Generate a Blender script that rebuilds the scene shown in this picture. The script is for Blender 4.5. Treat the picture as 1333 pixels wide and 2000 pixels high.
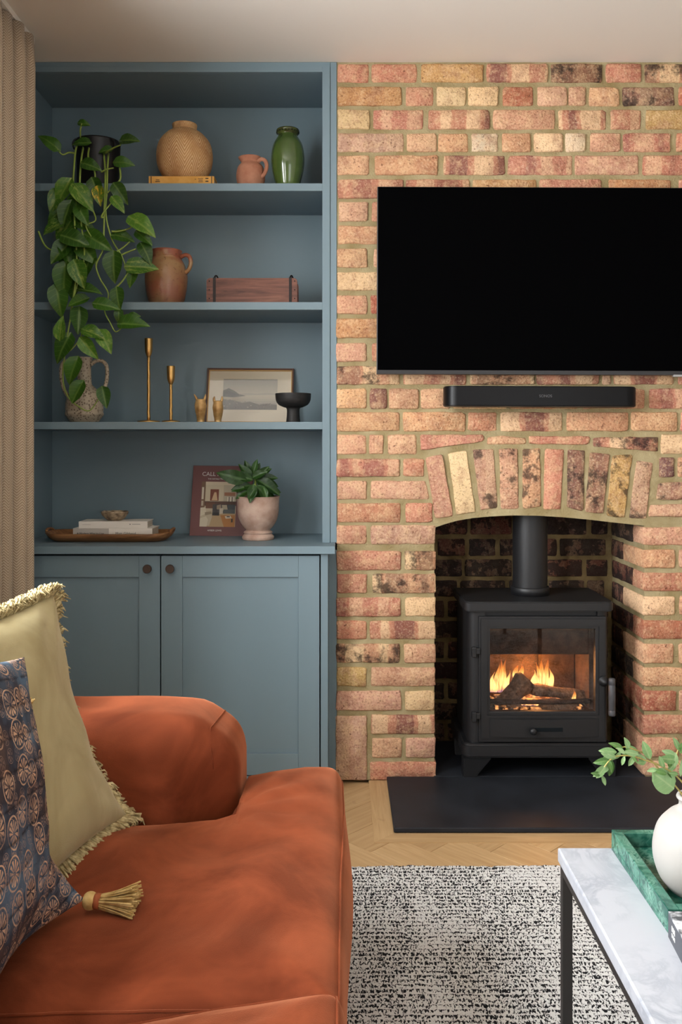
import bpy, bmesh, math, random
import numpy as np
from mathutils import Vector, Matrix, Quaternion, noise

for o in list(bpy.data.objects):
    bpy.data.objects.remove(o, do_unlink=True)
SC = bpy.context.scene
COL = SC.collection
PI = math.pi
R = math.radians

# ---------------------------------------------------------------- camera, light, exposure
F, CX, CY, EYE = 1695.0, 666.5, 875.0, 1.15      # focal length and vanishing point in photo pixels, eye height
cam = bpy.data.cameras.new('camera')
cam.sensor_fit = 'HORIZONTAL'; cam.sensor_width = 24.0; cam.lens = 24.0 * F / 1333.0
cam.shift_y = -(1000.0 - CY) / 1333.0; cam.clip_start = 0.02
cam_o = bpy.data.objects.new('camera', cam); COL.objects.link(cam_o)
cam_o.location = (0, 0, EYE); cam_o.rotation_euler = (PI / 2, 0, 0)
SC.camera = cam_o
SC.view_settings.view_transform = 'Standard'; SC.view_settings.look = 'None'
SC.view_settings.gamma = 1.0; SC.view_settings.use_curve_mapping = False
SC.view_settings.exposure = 0.36
SC.cycles.use_denoising = True
SC.cycles.adaptive_threshold = 0.06; SC.cycles.adaptive_min_samples = 16
SC.cycles.max_bounces = 6; SC.cycles.diffuse_bounces = 4; SC.cycles.glossy_bounces = 3; SC.cycles.transparent_max_bounces = 12
SC.cycles.sample_clamp_indirect = 6.0; SC.cycles.caustics_reflective = False; SC.cycles.caustics_refractive = False

world = bpy.data.worlds.new('daylight'); SC.world = world; world.use_nodes = True
world.node_tree.nodes['Background'].inputs[0].default_value = (0.80, 0.90, 1.0, 1)
world.node_tree.nodes['Background'].inputs[1].default_value = 0.6

def area(name, loc, rot, sx, sy, power, color, spread=180):
    l = bpy.data.lights.new(name, 'AREA'); l.shape = 'RECTANGLE'; l.size = sx; l.size_y = sy
    l.energy = power; l.color = color; l.spread = R(spread)
    o = bpy.data.objects.new(name, l); COL.objects.link(o); o.location = loc; o.rotation_euler = rot
    return o
# daylight through the side window (left wall) and through the garden window behind the camera
WIN_Y0, WIN_Y1, WIN_Z0, WIN_Z1 = 1.0, 2.12, 0.85, 2.30
area('side_window_daylight', (-2.0, 1.2, 1.85), (0, -PI / 2, 0), 2.2, 3.2, 520, (0.955, 0.98, 1.0))
W2 = (-0.50, 0.0, 0.95, 2.25)                          # narrow sash window further back in the left wall: y0, y1, z0, z1
area('sash_window_daylight', (-1.22, (W2[0] + W2[1]) / 2, (W2[2] + W2[3]) / 2), (0, -PI / 2, 0), W2[3] - W2[2], W2[1] - W2[0], 70, (0.97, 0.985, 1.0))
area('garden_window_daylight', (1.6, -2.22, 1.25), (PI / 2, 0, 0), 1.8, 1.8, 20, (1.0, 0.99, 0.97))

# ---------------------------------------------------------------- helpers
def lin(r, g, b):
    f = lambda c: (c / 255) / 12.92 if c / 255 <= 0.04045 else ((c / 255 + 0.055) / 1.055) ** 2.4
    return (f(r), f(g), f(b), 1.0)
def X(px, d): return (px - CX) * d / F
def Z(py, d): return EYE - (py - CY) * d / F
def P(px, py, d): return Vector((X(px, d), d, Z(py, d)))

class MB:
    """collects vertices and faces of ONE mesh"""
    def __init__(s): s.v = []; s.f = []; s.sm = []; s.uv = None; s.col = None
    def add(s, vs, fs, smooth=False):
        n = len(s.v); s.v += [Vector(v) for v in vs]; s.f += [tuple(i + n for i in f) for f in fs]; s.sm += [smooth] * len(fs); return s
    def box(s, a, b, bev=0.0, m=None):
        bm = bmesh.new(); bmesh.ops.create_cube(bm, size=1)
        c = [(a[i] + b[i]) / 2 for i in range(3)]; d = [b[i] - a[i] for i in range(3)]
        for v in bm.verts: v.co = Vector((v.co[i] * d[i] + c[i] for i in range(3)))
        if bev: bmesh.ops.bevel(bm, geom=bm.edges[:], offset=bev, segments=2, affect='EDGES', profile=0.5)
        if m is not None: bm.transform(m)
        s.bm(bm); return s
    def bm(s, bm, smooth=False):
        bm.verts.index_update()
        s.add([v.co.copy() for v in bm.verts], [tuple(v.index for v in f.verts) for f in bm.faces], smooth); bm.free(); return s
    def tube(s, pts, r, n=8, cap=True, closed=False):
        pts = [Vector(p) for p in pts]; k = len(pts)
        rs = r if isinstance(r, (list, tuple)) else [r] * k
        vs = []; up = None
        for i, p in enumerate(pts):
            a = pts[(i - 1) % k] if (closed or i > 0) else p; b = pts[(i + 1) % k] if (closed or i < k - 1) else p
            t = (b - a).normalized() if (b - a).length > 1e-9 else Vector((0, 0, 1))
            if up is None: up = t.orthogonal().normalized()
            up = (up - t * up.dot(t)); up = up.normalized() if up.length > 1e-6 else t.orthogonal().normalized()
            w = t.cross(up)
            for j in range(n):
                q = 2 * PI * j / n; vs.append(p + (up * math.cos(q) + w * math.sin(q)) * rs[i])
        fs = []
        for i in range(k if closed else k - 1):
            for j in range(n):
                i2 = (i + 1) % k
                fs.append((i * n + j, i * n + (j + 1) % n, i2 * n + (j + 1) % n, i2 * n + j))
        if cap and not closed: fs += [tuple(range(n - 1, -1, -1)), tuple((k - 1) * n + j for j in range(n))]
        return s.add(vs, fs, True)
    def lathe(s, prof, n=40, c=(0, 0, 0), sx=1.0, sy=1.0):
        """prof: list of (r, z); radius 0 ends close the shape"""
        vs = []; rows = []
        for r, z in prof:
            if r < 1e-6: rows.append([len(vs)]); vs.append(Vector((c[0], c[1], c[2] + z)))
            else:
                rows.append(list(range(len(vs), len(vs) + n)))
                for j in range(n):
                    q = 2 * PI * j / n; vs.append(Vector((c[0] + r * sx * math.cos(q), c[1] + r * sy * math.sin(q), c[2] + z)))
        fs = []
        for a, b in zip(rows, rows[1:]):
            for j in range(n):
                j2 = (j + 1) % n
                if len(a) == 1 and len(b) == 1: continue
                if len(a) == 1: fs.append((a[0], b[j2], b[j]))
                elif len(b) == 1: fs.append((a[j], a[j2], b[0]))
                else: fs.append((a[j], a[j2], b[j2], b[j]))
        return s.add(vs, fs, True)
    def prism(s, poly, y0, y1, plane='xz'):
        """extrude a 2D outline; xz: along y, xy: along z, yz: along x"""
        mp = {'xz': lambda a, b, t: (a, t, b), 'xy': lambda a, b, t: (a, b, t), 'yz': lambda a, b, t: (t, a, b)}[plane]
        n = len(poly)
        vs = [mp(a, b, y0) for a, b in poly] + [mp(a, b, y1) for a, b in poly]
        fs = [tuple(range(n)), tuple(range(2 * n - 1, n - 1, -1))] + [(i, i + n, (i + 1) % n + n, (i + 1) % n) for i in range(n)]
        return s.add(vs, fs)
    def grid(s, pts, uv=None, smooth=True, closed_u=False):
        nu, nv = len(pts), len(pts[0]); vs = [p for row in pts for p in row]; fs = []
        for i in range(nu if closed_u else nu - 1):
            for j in range(nv - 1):
                i2 = (i + 1) % nu
                fs.append((i * nv + j, i2 * nv + j, i2 * nv + j + 1, i * nv + j + 1))
        if uv is not None:
            s.uv = (s.uv or []) + [q for row in uv for q in row]
        return s.add(vs, fs, smooth)
    def rbox(s, a, b, r, n=14, fn=None):
        """box with elliptical rounding r=(rx,ry,rz), a dense closed skin; fn moves each point"""
        bm = bmesh.new(); bmesh.ops.create_cube(bm, size=2)
        bmesh.ops.subdivide_edges(bm, edges=bm.edges[:], cuts=n, use_grid_fill=True)
        c = Vector(((a[i] + b[i]) / 2 for i in range(3))); h = [(b[i] - a[i]) / 2 for i in range(3)]
        for v in bm.verts:
            q = []; o = []
            for i in range(3):
                t = math.sin(v.co[i] * PI / 2) * 0.6 + v.co[i] * 0.4
                e = h[i] - r[i]; x = t * h[i]
                k = max(-e, min(e, x)); q.append(k); o.append((x - k) / r[i] if r[i] > 1e-6 else 0)
            l = math.sqrt(sum(t * t for t in o)); m_ = max(abs(t) for t in o)
            if l > 1e-6: o = [t / l * m_ for t in o]
            p = Vector((q[i] + o[i] * r[i] for i in range(3))) + c
            v.co = fn(p) if fn else p
        bmesh.ops.recalc_face_normals(bm, faces=bm.faces[:])
        return s.bm(bm, True)
    def xf(s, m):
        s.v = [m @ v for v in s.v]; return s
    def mesh(s, name, m, off=Vector((0, 0, 0))):
        me = bpy.data.meshes.new(name)
        me.from_pydata([tuple(v - off) for v in s.v], [], s.f); me.update()
        me.polygons.foreach_set('use_smooth', s.sm)
        if s.uv is not None and len(s.uv) == len(s.v):
            l = me.uv_layers.new(name='UVMap')
            vi = np.empty(len(me.loops), dtype=np.int32); me.loops.foreach_get('vertex_index', vi)
            l.data.foreach_set('uv', np.array(s.uv, dtype=np.float32)[vi].ravel())
        if s.col is not None:
            ca = me.color_attributes.new('Col', 'FLOAT_COLOR', 'CORNER'); k = 0; arr = []
            for f, c in zip(s.f, s.col): arr += list(c) * len(f)
            ca.data.foreach_set('color', arr)
        if m is not None: me.materials.append(m)
        return me
    def build(s, name, m, parent=None, origin=None):
        off = Vector(parent.matrix_world.translation) if parent is not None and origin is None else Vector(origin or (0, 0, 0))
        me = s.mesh(name, m, off)
        o = bpy.data.objects.new(name, me); COL.objects.link(o)
        if parent is not None:
            o.parent = parent
            if origin is not None: o.location = Vector(origin) - Vector(parent.matrix_world.translation)
        else: o.location = off
        o.matrix_world = Matrix.Translation(off) if parent is None else parent.matrix_world @ Matrix.Translation(o.location)
        return o

def thing(name, label, cat, loc, group=None):
    o = bpy.data.objects.new(name, None); COL.objects.link(o); o.empty_display_size = 0.05
    o.location = loc; o.matrix_world = Matrix.Translation(Vector(loc))
    o['label'] = label; o['category'] = cat
    if group: o['group'] = group
    return o
def tag(o, label, cat, group=None):
    o['label'] = label; o['category'] = cat
    if group: o['group'] = group
    return o
def struct(o, label=None):
    o['kind'] = 'structure'
    if label: o['label'] = label
    return o
def flat(o):                       # flat-shaded faces with smooth rounded edges
    return o
def autosmooth(o, ang=40):
    me = o.data
    me.polygons.foreach_set('use_smooth', [True] * len(me.polygons))
    try: me.set_sharp_from_angle(angle=R(ang))
    except Exception: pass
    return o
def nz(p, s=1.0, o=0.0):
    return noise.noise(Vector((p[0] * s + o, p[1] * s + o * 0.7, p[2] * s - o)))
def smooth_path(pts, n=6):
    pts = [Vector(p) for p in pts]; out = []
    for i in range(len(pts) - 1):
        p0 = pts[max(0, i - 1)]; p1 = pts[i]; p2 = pts[i + 1]; p3 = pts[min(len(pts) - 1, i + 2)]
        for k in range(n):
            t = k / n
            out.append(0.5 * ((2 * p1) + (p2 - p0) * t + (2 * p0 - 5 * p1 + 4 * p2 - p3) * t * t + (3 * p1 - p0 - 3 * p2 + p3) * t ** 3))
    out.append(pts[-1]); return out

# ---------------------------------------------------------------- materials
class NT:
    def __init__(s, name):
        s.m = bpy.data.materials.new(name); s.m.use_nodes = True; s.t = s.m.node_tree
        s.b = s.t.nodes['Principled BSDF']; s.out = s.t.nodes['Material Output']
    def n(s, typ, props=None, **inp):
        q = s.t.nodes.new(typ)
        for k, v in (props or {}).items(): setattr(q, k, v)
        for k, v in inp.items(): s.set(q, k, v)
        return q
    def set(s, q, k, v):
        key = int(k[1:]) if k[0] == 'i' and k[1:].isdigit() else k.replace('_', ' ')
        sock = q.inputs[key]
        if isinstance(v, bpy.types.NodeSocket): s.t.links.new(v, sock)
        elif isinstance(v, bpy.types.Node): s.t.links.new(v.outputs[0], sock)
        else: sock.default_value = v
    def p(s, **inp):
        for k, v in inp.items(): s.set(s.b, k, v)
        return s
    def math(s, op, a, b=0.0, c=None, clamp=False):
        q = s.n('ShaderNodeMath', {'operation': op, 'use_clamp': clamp}, i0=a, i1=b)
        if c is not None: s.set(q, 'i2', c)
        return q.outputs[0]
    def mix(s, f, a, b, blend='MIX'):
        q = s.n('ShaderNodeMix', {'data_type': 'RGBA', 'blend_type': blend, 'clamp_factor': True})
        s.set(q, 'i0', f); s.set(q, 'i6', a); s.set(q, 'i7', b); return q.outputs[2]
    def ramp(s, f, stops, interp='LINEAR'):
        q = s.n('ShaderNodeValToRGB', i0=f); cr = q.color_ramp; cr.interpolation = interp
        while len(cr.elements) < len(stops): cr.elements.new(0.5)
        for e, (p, c) in zip(cr.elements, stops): e.position = p; e.color = c if len(c) == 4 else (*c, 1)
        return q.outputs[0]
    def coord(s, which='Object', scale=None, loc=None):
        q = s.n('ShaderNodeTexCoord').outputs[which]
        if scale is not None or loc is not None:
            mp = s.n('ShaderNodeMapping', i0=q)
            if scale is not None: mp.inputs['Scale'].default_value = scale if hasattr(scale, '__len__') else (scale,) * 3
            if loc is not None: s.set(mp, 'Location', loc)
            q = mp.outputs[0]
        return q
    def noise(s, vec, scale, detail=3, rough=0.55, dist=0.0, out=0, dim='3D'):
        q = s.n('ShaderNodeTexNoise', {'noise_dimensions': dim}, Scale=scale, Detail=detail, Roughness=rough, Distortion=dist)
        if vec is not None: s.set(q, 'Vector', vec)
        return q.outputs[out]
    def bump(s, h, strength=0.3, dist=0.002):
        q = s.n('ShaderNodeBump', Strength=strength, Distance=dist, Height=h)
        s.set(s.b, 'Normal', q.outputs[0]); return s

def simple(name, col, rough=0.5, metal=0.0, bump=None, spec=0.5, **kw):
    t = NT(name).p(Base_Color=col, Roughness=rough, Metallic=metal)
    t.set(t.b, 'Specular_IOR_Level', spec)
    for k, v in kw.items(): t.set(t.b, k, v)
    if bump: t.bump(t.noise(t.coord('Object'), bump[0], 4), bump[1], bump[2])
    return t.m
def mottled(name, c1, c2, scale, rough=0.6, bump=(120, 0.2, 0.001), lo=0.35, hi=0.65, detail=4, spec=0.4, stretch=None, **kw):
    t = NT(name); v = t.coord('Object', stretch)
    f = t.ramp(t.noise(v, scale, detail), [(lo, (0, 0, 0)), (hi, (1, 1, 1))])
    t.p(Base_Color=t.mix(f, c1, c2), Roughness=rough); t.set(t.b, 'Specular_IOR_Level', spec)
    for k, q in kw.items(): t.set(t.b, k, q)
    if bump: t.bump(t.noise(v, bump[0], 4), bump[1], bump[2])
    return t.m

M = {}
M['paint'] = simple('blue_grey_paint', lin(114, 133, 142), 0.45, bump=(300, 0.04, 0.0005), spec=0.35)
M['ceil'] = simple('ceiling_paint', lin(230, 224, 215), 0.9, bump=(80, 0.05, 0.001), spec=0.2)
M['wall'] = simple('plaster_paint', lin(160, 157, 152), 0.9, spec=0.2)
M['gap'] = simple('dark_gap', lin(20, 24, 27), 0.9, spec=0.1)
M['bronze'] = simple('bronze_knob', lin(78, 64, 56), 0.45, 0.6)

def mortar_mat(name, base, dark, soot=0.0):
    t = NT(name); v = t.coord('Object')
    a = t.ramp(t.noise(v, 9, 4), [(0.3, (0, 0, 0)), (0.7, (1, 1, 1))])
    c = t.mix(a, base, dark)
    t.p(Base_Color=c, Roughness=0.95); t.set(t.b, 'Specular_IOR_Level', 0.15)
    h = t.math('ADD', t.noise(v, 130, 5, 0.7), t.math('MULTIPLY', t.noise(v, 22, 3), 1.6))
    t.bump(h, 0.8, 0.006); return t.m
M['mortar'] = mortar_mat('lime_mortar', lin(178, 164, 128), lin(144, 127, 88))
M['mortar_in'] = mortar_mat('smoked_shaded_mortar', lin(150, 130, 92), lin(96, 80, 52))  # firebox joints: smoke and the recess's shade both painted into the tan

def brick_mat(name, soot):
    """colour comes from each brick (object colour), banding strength from its alpha"""
    t = NT(name); oi = t.n('ShaderNodeObjectInfo'); v0 = t.coord('Object')
    off = t.n('ShaderNodeVectorMath', {'operation': 'ADD'}, i0=v0)
    rv = t.n('ShaderNodeCombineXYZ', X=t.math('MULTIPLY', oi.outputs['Random'], 91.0), Y=t.math('MULTIPLY', oi.outputs['Random'], 37.0), Z=t.math('MULTIPLY', oi.outputs['Random'], 53.0))
    t.set(off, 'i1', rv); v = off.outputs[0]
    base = oi.outputs['Color']
    # fired bands across the brick
    sx = t.n('ShaderNodeSeparateXYZ', i0=v0)
    wob = t.math('MULTIPLY', t.noise(v, 20, 2), 0.025)
    w = t.math('ADD', t.math('ADD', t.math('MULTIPLY', sx.outputs[0], 1.0), wob), t.math('MULTIPLY', oi.outputs['Random'], 31.0))
    q = t.n('ShaderNodeTexNoise', {'noise_dimensions': '1D'}, W=w, Scale=12.0, Detail=0.0)
    bd = t.ramp(q.outputs[0], [(0.415, lin(128, 82, 74)), (0.435, lin(178, 122, 100)), (0.555, lin(196, 138, 110)), (0.575, lin(226, 190, 150))])
    c = t.mix(oi.outputs['Alpha'], base, bd)
    # cloudy variation, pale bloom, dark firing specks
    n1 = t.noise(v, 34, 5, 0.68)
    c = t.mix(t.math('MULTIPLY', t.ramp(n1, [(0.47, (0, 0, 0)), (0.62, (1, 1, 1))]), 0.45), c, lin(222, 186, 144))
    n2 = t.noise(v, 18, 5, 0.65, out=1)
    s2 = t.n('ShaderNodeSeparateXYZ', i0=n2)
    c = t.mix(t.math('MULTIPLY', t.ramp(s2.outputs[0], [(0.5, (0, 0, 0)), (0.66, (1, 1, 1))]), 0.45), c, lin(152, 104, 84))
    n3 = t.noise(v, 150, 4, 0.7)
    c = t.mix(t.math('MULTIPLY', t.ramp(n3, [(0.54, (0, 0, 0)), (0.62, (1, 1, 1))]), 0.5), c, lin(128, 78, 58))
    c = t.mix(t.math('MULTIPLY', t.ramp(n3, [(0.36, (1, 1, 1)), (0.45, (0, 0, 0))]), 0.40), c, lin(232, 206, 172))
    pit = t.ramp(t.noise(v, 75, 3, 0.6), [(0.66, (0, 0, 0)), (0.72, (1, 1, 1))])
    c = t.mix(t.math('MULTIPLY', pit, 0.7), c, lin(96, 64, 50))
    if soot:
        n4 = t.noise(v, 16, 5, 0.7, out=1); s4 = t.n('ShaderNodeSeparateXYZ', i0=n4)
        lo = 0.62 - 0.26 * soot
        mk = t.ramp(s4.outputs[1], [(lo, (0, 0, 0)), (lo + 0.10, (1, 1, 1))])
        if soot > 0.8: mk = t.math('MAXIMUM', mk, 0.72)
        c = t.mix(t.math('MULTIPLY', mk, 0.62 + 0.34 * soot), c, lin(34, 31, 30))
    t.p(Base_Color=c, Roughness=0.92); t.set(t.b, 'Specular_IOR_Level', 0.2)
    h = t.math('ADD', t.math('MULTIPLY', n3, 0.5), t.math('ADD', t.noise(v, 60, 4, 0.7), t.math('MULTIPLY', n1, 1.6)))
    t.bump(h, 0.85, 0.006); return t.m
M['brick'] = brick_mat('stock_brick', 0)
M['brick_s'] = brick_mat('smoked_brick', 0.48)
M['brick_k'] = brick_mat('sooty_brick', 0.9)

def oak_mat(name, c1, c2, ang):
    t = NT(name); oi = t.n('ShaderNodeObjectInfo')
    mp = t.n('ShaderNodeMapping', i0=t.coord('Object')); mp.inputs['Scale'].default_value = (4, 60, 10)
    t.set(mp, 'Location', t.n('ShaderNodeCombineXYZ', X=t.math('MULTIPLY', oi.outputs['Random'], 40), Y=t.math('MULTIPLY', oi.outputs['Random'], 91), Z=0.0))
    v = mp.outputs[0]
    g = t.noise(v, 1.0, 5, 0.6, 0.6)
    c = t.mix(t.ramp(g, [(0.3, (0, 0, 0)), (0.7, (1, 1, 1))]), c1, c2)
    c = t.mix(t.math('MULTIPLY', oi.outputs['Random'], 0.35), c, lin(146, 112, 74))
    kn = t.ramp(t.noise(t.coord('Object'), 9, 2), [(0.72, (0, 0, 0)), (0.8, (1, 1, 1))])
    c = t.mix(t.math('MULTIPLY', kn, 0.5), c, lin(98, 66, 38))
    t.p(Base_Color=c, Roughness=0.42); t.set(t.b, 'Specular_IOR_Level', 0.35)
    t.bump(g, 0.15, 0.001); return t.m
M['oak'] = oak_mat('oak_plank', lin(204, 172, 128), lin(178, 144, 100), 0)
M['slate'] = mottled('honed_slate', lin(32, 34, 39), lin(42, 45, 51), 7, 0.5, (60, 0.12, 0.001), spec=0.25)
M['iron'] = simple('matt_black_iron', lin(24, 24, 26), 0.48, 0.0, (500, 0.12, 0.0004), spec=0.5)
M['iron_in'] = mottled('smoked_iron', lin(84, 66, 56), lin(50, 40, 36), 30, 0.8, spec=0.2)
M['rubber'] = simple('grey_grip', lin(66, 66, 70), 0.5)

def glassy(name, tint, gloss, rough=0.02):
    t = NT(name); t.t.nodes.remove(t.b)
    tr = t.n('ShaderNodeBsdfTransparent', Color=tint); gl = t.n('ShaderNodeBsdfGlossy', Color=(1, 1, 1, 1), Roughness=rough)
    mx = t.n('ShaderNodeMixShader', i0=gloss); t.t.links.new(tr.outputs[0], mx.inputs[1]); t.t.links.new(gl.outputs[0], mx.inputs[2])
    t.t.links.new(mx.outputs[0], t.out.inputs[0]); return t.m
M['stove_glass'] = glassy('stove_glass', (0.86, 0.80, 0.76, 1), 0.035)
M['pic_glass'] = glassy('picture_glass', (0.96, 0.96, 0.96, 1), 0.03)

t = NT('flame'); sz = t.n('ShaderNodeSeparateXYZ', i0=t.coord('Generated'))
nzv = t.noise(t.coord('Object', (60, 60, 14)), 1.0, 3, 0.6, 0.8)
hh = t.math('ADD', sz.outputs[2], t.math('MULTIPLY', t.math('SUBTRACT', nzv, 0.5), 0.55))
fc = t.ramp(hh, [(0.0, (0.5, 0.26, 0.5, 1)), (0.06, (1.0, 0.50, 0.18, 1)), (0.35, (1.0, 0.60, 0.20, 1)), (0.65, (1.0, 0.36, 0.06, 1)), (1.0, (0.8, 0.12, 0.01, 1))])
fa = t.ramp(hh, [(0.0, (0.3,) * 3), (0.2, (0.75,) * 3), (0.5, (0.4,) * 3), (0.9, (0.0,) * 3)])
fa2 = t.math('MULTIPLY', fa, t.ramp(nzv, [(0.35, (0.15,) * 3), (0.6, (1,) * 3)]), clamp=True)
em = t.n('ShaderNodeEmission', Color=fc, Strength=3.2); tr = t.n('ShaderNodeBsdfTransparent'); mx = t.n('ShaderNodeMixShader', i0=fa2)
t.t.links.new(tr.outputs[0], mx.inputs[1]); t.t.links.new(em.outputs[0], mx.inputs[2]); t.t.links.new(mx.outputs[0], t.out.inputs[0]); M['flame'] = t.m
t = NT('glowing_embers'); t.p(Base_Color=(0.05, 0.02, 0.01, 1), Emission_Color=(1, 0.45, 0.15, 1)); 
t.set(t.b, 'Emission Strength', t.math('MULTIPLY', t.ramp(t.noise(t.coord('Object'), 55, 3), [(0.45, (0, 0, 0)), (0.68, (1, 1, 1))]), 2.2)); M['ember'] = t.m
t = NT('charred_log'); v = t.coord('Object', (60, 60, 60)); g = t.noise(v, 1.0, 5, 0.7)
t.p(Base_Color=t.ramp(g, [(0.3, lin(58, 46, 38)), (0.55, lin(126, 104, 86)), (0.8, lin(178, 152, 128))]), Roughness=0.95); t.bump(g, 0.9, 0.006); M['log'] = t.m

M['screen'] = simple('tv_screen', (0.0008, 0.0008, 0.001, 1), 0.5, spec=0.008)
M['bezel'] = simple('tv_bezel', lin(52, 51, 52), 0.4, 0.5)
M['silver'] = simple('silver_badge', lin(160, 160, 160), 0.35, 0.7)
M['bar'] = simple('soundbar_shell', lin(10, 10, 12), 0.38, spec=0.2)
M['logo'] = simple('grey_print', lin(84, 84, 86), 0.6)

def velvet(name, c1, c2, sheen, scale=7, amt=0.6, sheen_col=None):
    t = NT(name); v = t.coord('Object')
    n = t.noise(v, scale, 4, 0.6, 0.7); f = t.ramp(n, [(0.34, (0, 0, 0)), (0.68, (1, 1, 1))])
    t.p(Base_Color=t.mix(t.math('MULTIPLY', f, amt), c1, c2), Roughness=0.8)
    t.set(t.b, 'Specular_IOR_Level', 0.12); t.set(t.b, 'Sheen_Weight', sheen); t.set(t.b, 'Sheen_Roughness', 0.38)
    t.set(t.b, 'Sheen_Tint', sheen_col or c2)
    h = t.math('ADD', t.noise(v, 600, 2), t.math('MULTIPLY', n, 2.0)); t.bump(h, 0.22, 0.002); return t.m
M['rust'] = velvet('rust_velvet', lin(98, 43, 22), lin(152, 77, 46), 0.7, 5, 0.8, lin(226, 150, 112))
M['olive'] = velvet('olive_velvet', lin(156, 142, 102), lin(190, 178, 138), 0.4, 5, 0.7, lin(236, 226, 196))
M['fringe'] = mottled('fringe_yarn', lin(150, 132, 92), lin(212, 196, 150), 90, 0.9, None, spec=0.1)
M['tassel'] = mottled('tassel_yarn', lin(176, 142, 84), lin(214, 184, 126), 60, 0.9, None, spec=0.1)
M['cord'] = simple('rust_cord', lin(150, 78, 40), 0.8)
M['legwood'] = simple('dark_wood_leg', lin(60, 40, 28), 0.5)

# printed quilted cotton: medallion flowers over blue and brown
t = NT('block_print_cotton'); uv = t.coord('UV')
n0 = t.noise(uv, 9, 3, 0.6)
bg = t.ramp(n0, [(0.36, lin(78, 64, 62)), (0.47, lin(56, 58, 68)), (0.66, lin(84, 102, 120))])
wv = t.n('ShaderNodeVectorMath', {'operation': 'ADD'}, i0=uv, i1=t.n('ShaderNodeVectorMath', {'operation': 'SCALE'}, i0=t.noise(uv, 16, 2, out=1), Scale=0.012).outputs[0]).outputs[0]
def medallions(scale, seed, rin, petals):
    mp = t.n('ShaderNodeMapping', i0=wv); mp.inputs['Location'].default_value = (seed, seed * 0.7, 0); mp.inputs['Scale'].default_value = (scale, scale, 1)
    vo = t.n('ShaderNodeTexVoronoi', {'voronoi_dimensions': '2D', 'feature': 'F1'}, Vector=mp, Scale=1.0, Randomness=0.45)
    df = t.n('ShaderNodeVectorMath', {'operation': 'SUBTRACT'}, i0=mp.outputs[0], i1=vo.outputs['Position'])
    sp = t.n('ShaderNodeSeparateXYZ', i0=df.outputs[0]); an = t.math('ARCTAN2', sp.outputs[1], sp.outputs[0])
    pet = t.math('SINE', t.math('MULTIPLY', an, petals)); d = vo.outputs['Distance']
    inside = t.math('LESS_THAN', d, rin); core = t.math('GREATER_THAN', d, rin * 0.18)
    ring = t.math('LESS_THAN', t.math('ABSOLUTE', t.math('SUBTRACT', d, rin * 1.28)), rin * 0.07)
    return t.math('MAXIMUM', t.math('MULTIPLY', t.math('MULTIPLY', inside, core), t.math('GREATER_THAN', pet, -0.15)), ring)
f1 = medallions(20, 3.1, 0.30, 11); f2 = medallions(38, 8.7, 0.26, 6)
fade = t.ramp(t.noise(uv, 45, 3), [(0.35, (0.25,) * 3), (0.6, (1,) * 3)])
c = t.mix(t.math('MULTIPLY', t.math('MULTIPLY', f2, fade), 0.55), bg, lin(176, 146, 128))
c = t.mix(t.math('MULTIPLY', f1, fade), c, lin(206, 168, 138))
su = t.n('ShaderNodeSeparateXYZ', i0=uv)
ln = t.math('ABSOLUTE', t.math('SUBTRACT', t.math('FRACT', t.math('MULTIPLY', su.outputs[1], 26)), 0.5))
lm = t.ramp(ln, [(0.0, (1, 1, 1)), (0.10, (0, 0, 0))])
c = t.mix(t.math('MULTIPLY', lm, t.ramp(t.noise(uv, 60, 2), [(0.4, (0, 0, 0)), (0.55, (0.8,) * 3)])), c, lin(30, 30, 36))
t.p(Base_Color=c, Roughness=0.85); t.set(t.b, 'Specular_IOR_Level', 0.15)
t.bump(t.math('ADD', t.ramp(ln, [(0.0, (0, 0, 0)), (0.3, (1, 1, 1))]), t.math('MULTIPLY', t.noise(uv, 60, 3), 0.8)), 0.6, 0.004); M['print_cotton'] = t.m

# herringbone linen: uv in metres
t = NT('herringbone_linen'); uv = t.coord('UV'); sp = t.n('ShaderNodeSeparateXYZ', i0=uv)
zig = t.math('PINGPONG', sp.outputs[0], 0.013)
ph = t.math('MULTIPLY', t.math('ADD', sp.outputs[1], t.math('MULTIPLY', zig, 1.1)), 2 * PI / 0.0085)
st = t.math('ADD', t.math('MULTIPLY', t.math('SINE', ph), 0.5), 0.5)
nn = t.noise(uv, 420, 2)
f = t.math('ADD', t.math('MULTIPLY', st, 0.75), t.math('MULTIPLY', t.math('SUBTRACT', nn, 0.5), 0.7), clamp=True)
t.p(Base_Color=t.mix(f, lin(150, 128, 106), lin(214, 198, 174)), Roughness=0.95); t.set(t.b, 'Specular_IOR_Level', 0.1); t.set(t.b, 'Sheen_Weight', 0.15)
t.bump(f, 0.4, 0.0012); M['linen'] = t.m

# woven rug: off-white yarn with black flecks in rows
t = NT('flecked_wool'); v = t.coord('Object')
wob = t.noise(v, 5, 2, out=1)
va = t.n('ShaderNodeVectorMath', {'operation': 'ADD'}, i0=v, i1=t.n('ShaderNodeVectorMath', {'operation': 'SCALE'}, i0=wob, Scale=0.02).outputs[0])
mp = t.n('ShaderNodeMapping', i0=va); mp.inputs['Scale'].default_value = (240, 175, 10); mp.inputs['Rotation'].default_value = (0, 0, 0.25)
fl = t.noise(mp.outputs[0], 1.0, 2, 0.6, 0.5)
sv = t.n('ShaderNodeSeparateXYZ', i0=va.outputs[0])
rw = t.math('ABSOLUTE', t.math('SUBTRACT', t.math('FRACT', t.math('MULTIPLY', sv.outputs[1], 1 / 0.0165)), 0.5))
big = t.noise(v, 7, 2)
k = t.math('ADD', t.math('ADD', fl, t.math('MULTIPLY', t.math('SUBTRACT', rw, 0.25), 0.34)), t.math('MULTIPLY', t.math('SUBTRACT', big, 0.5), 0.04))
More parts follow.
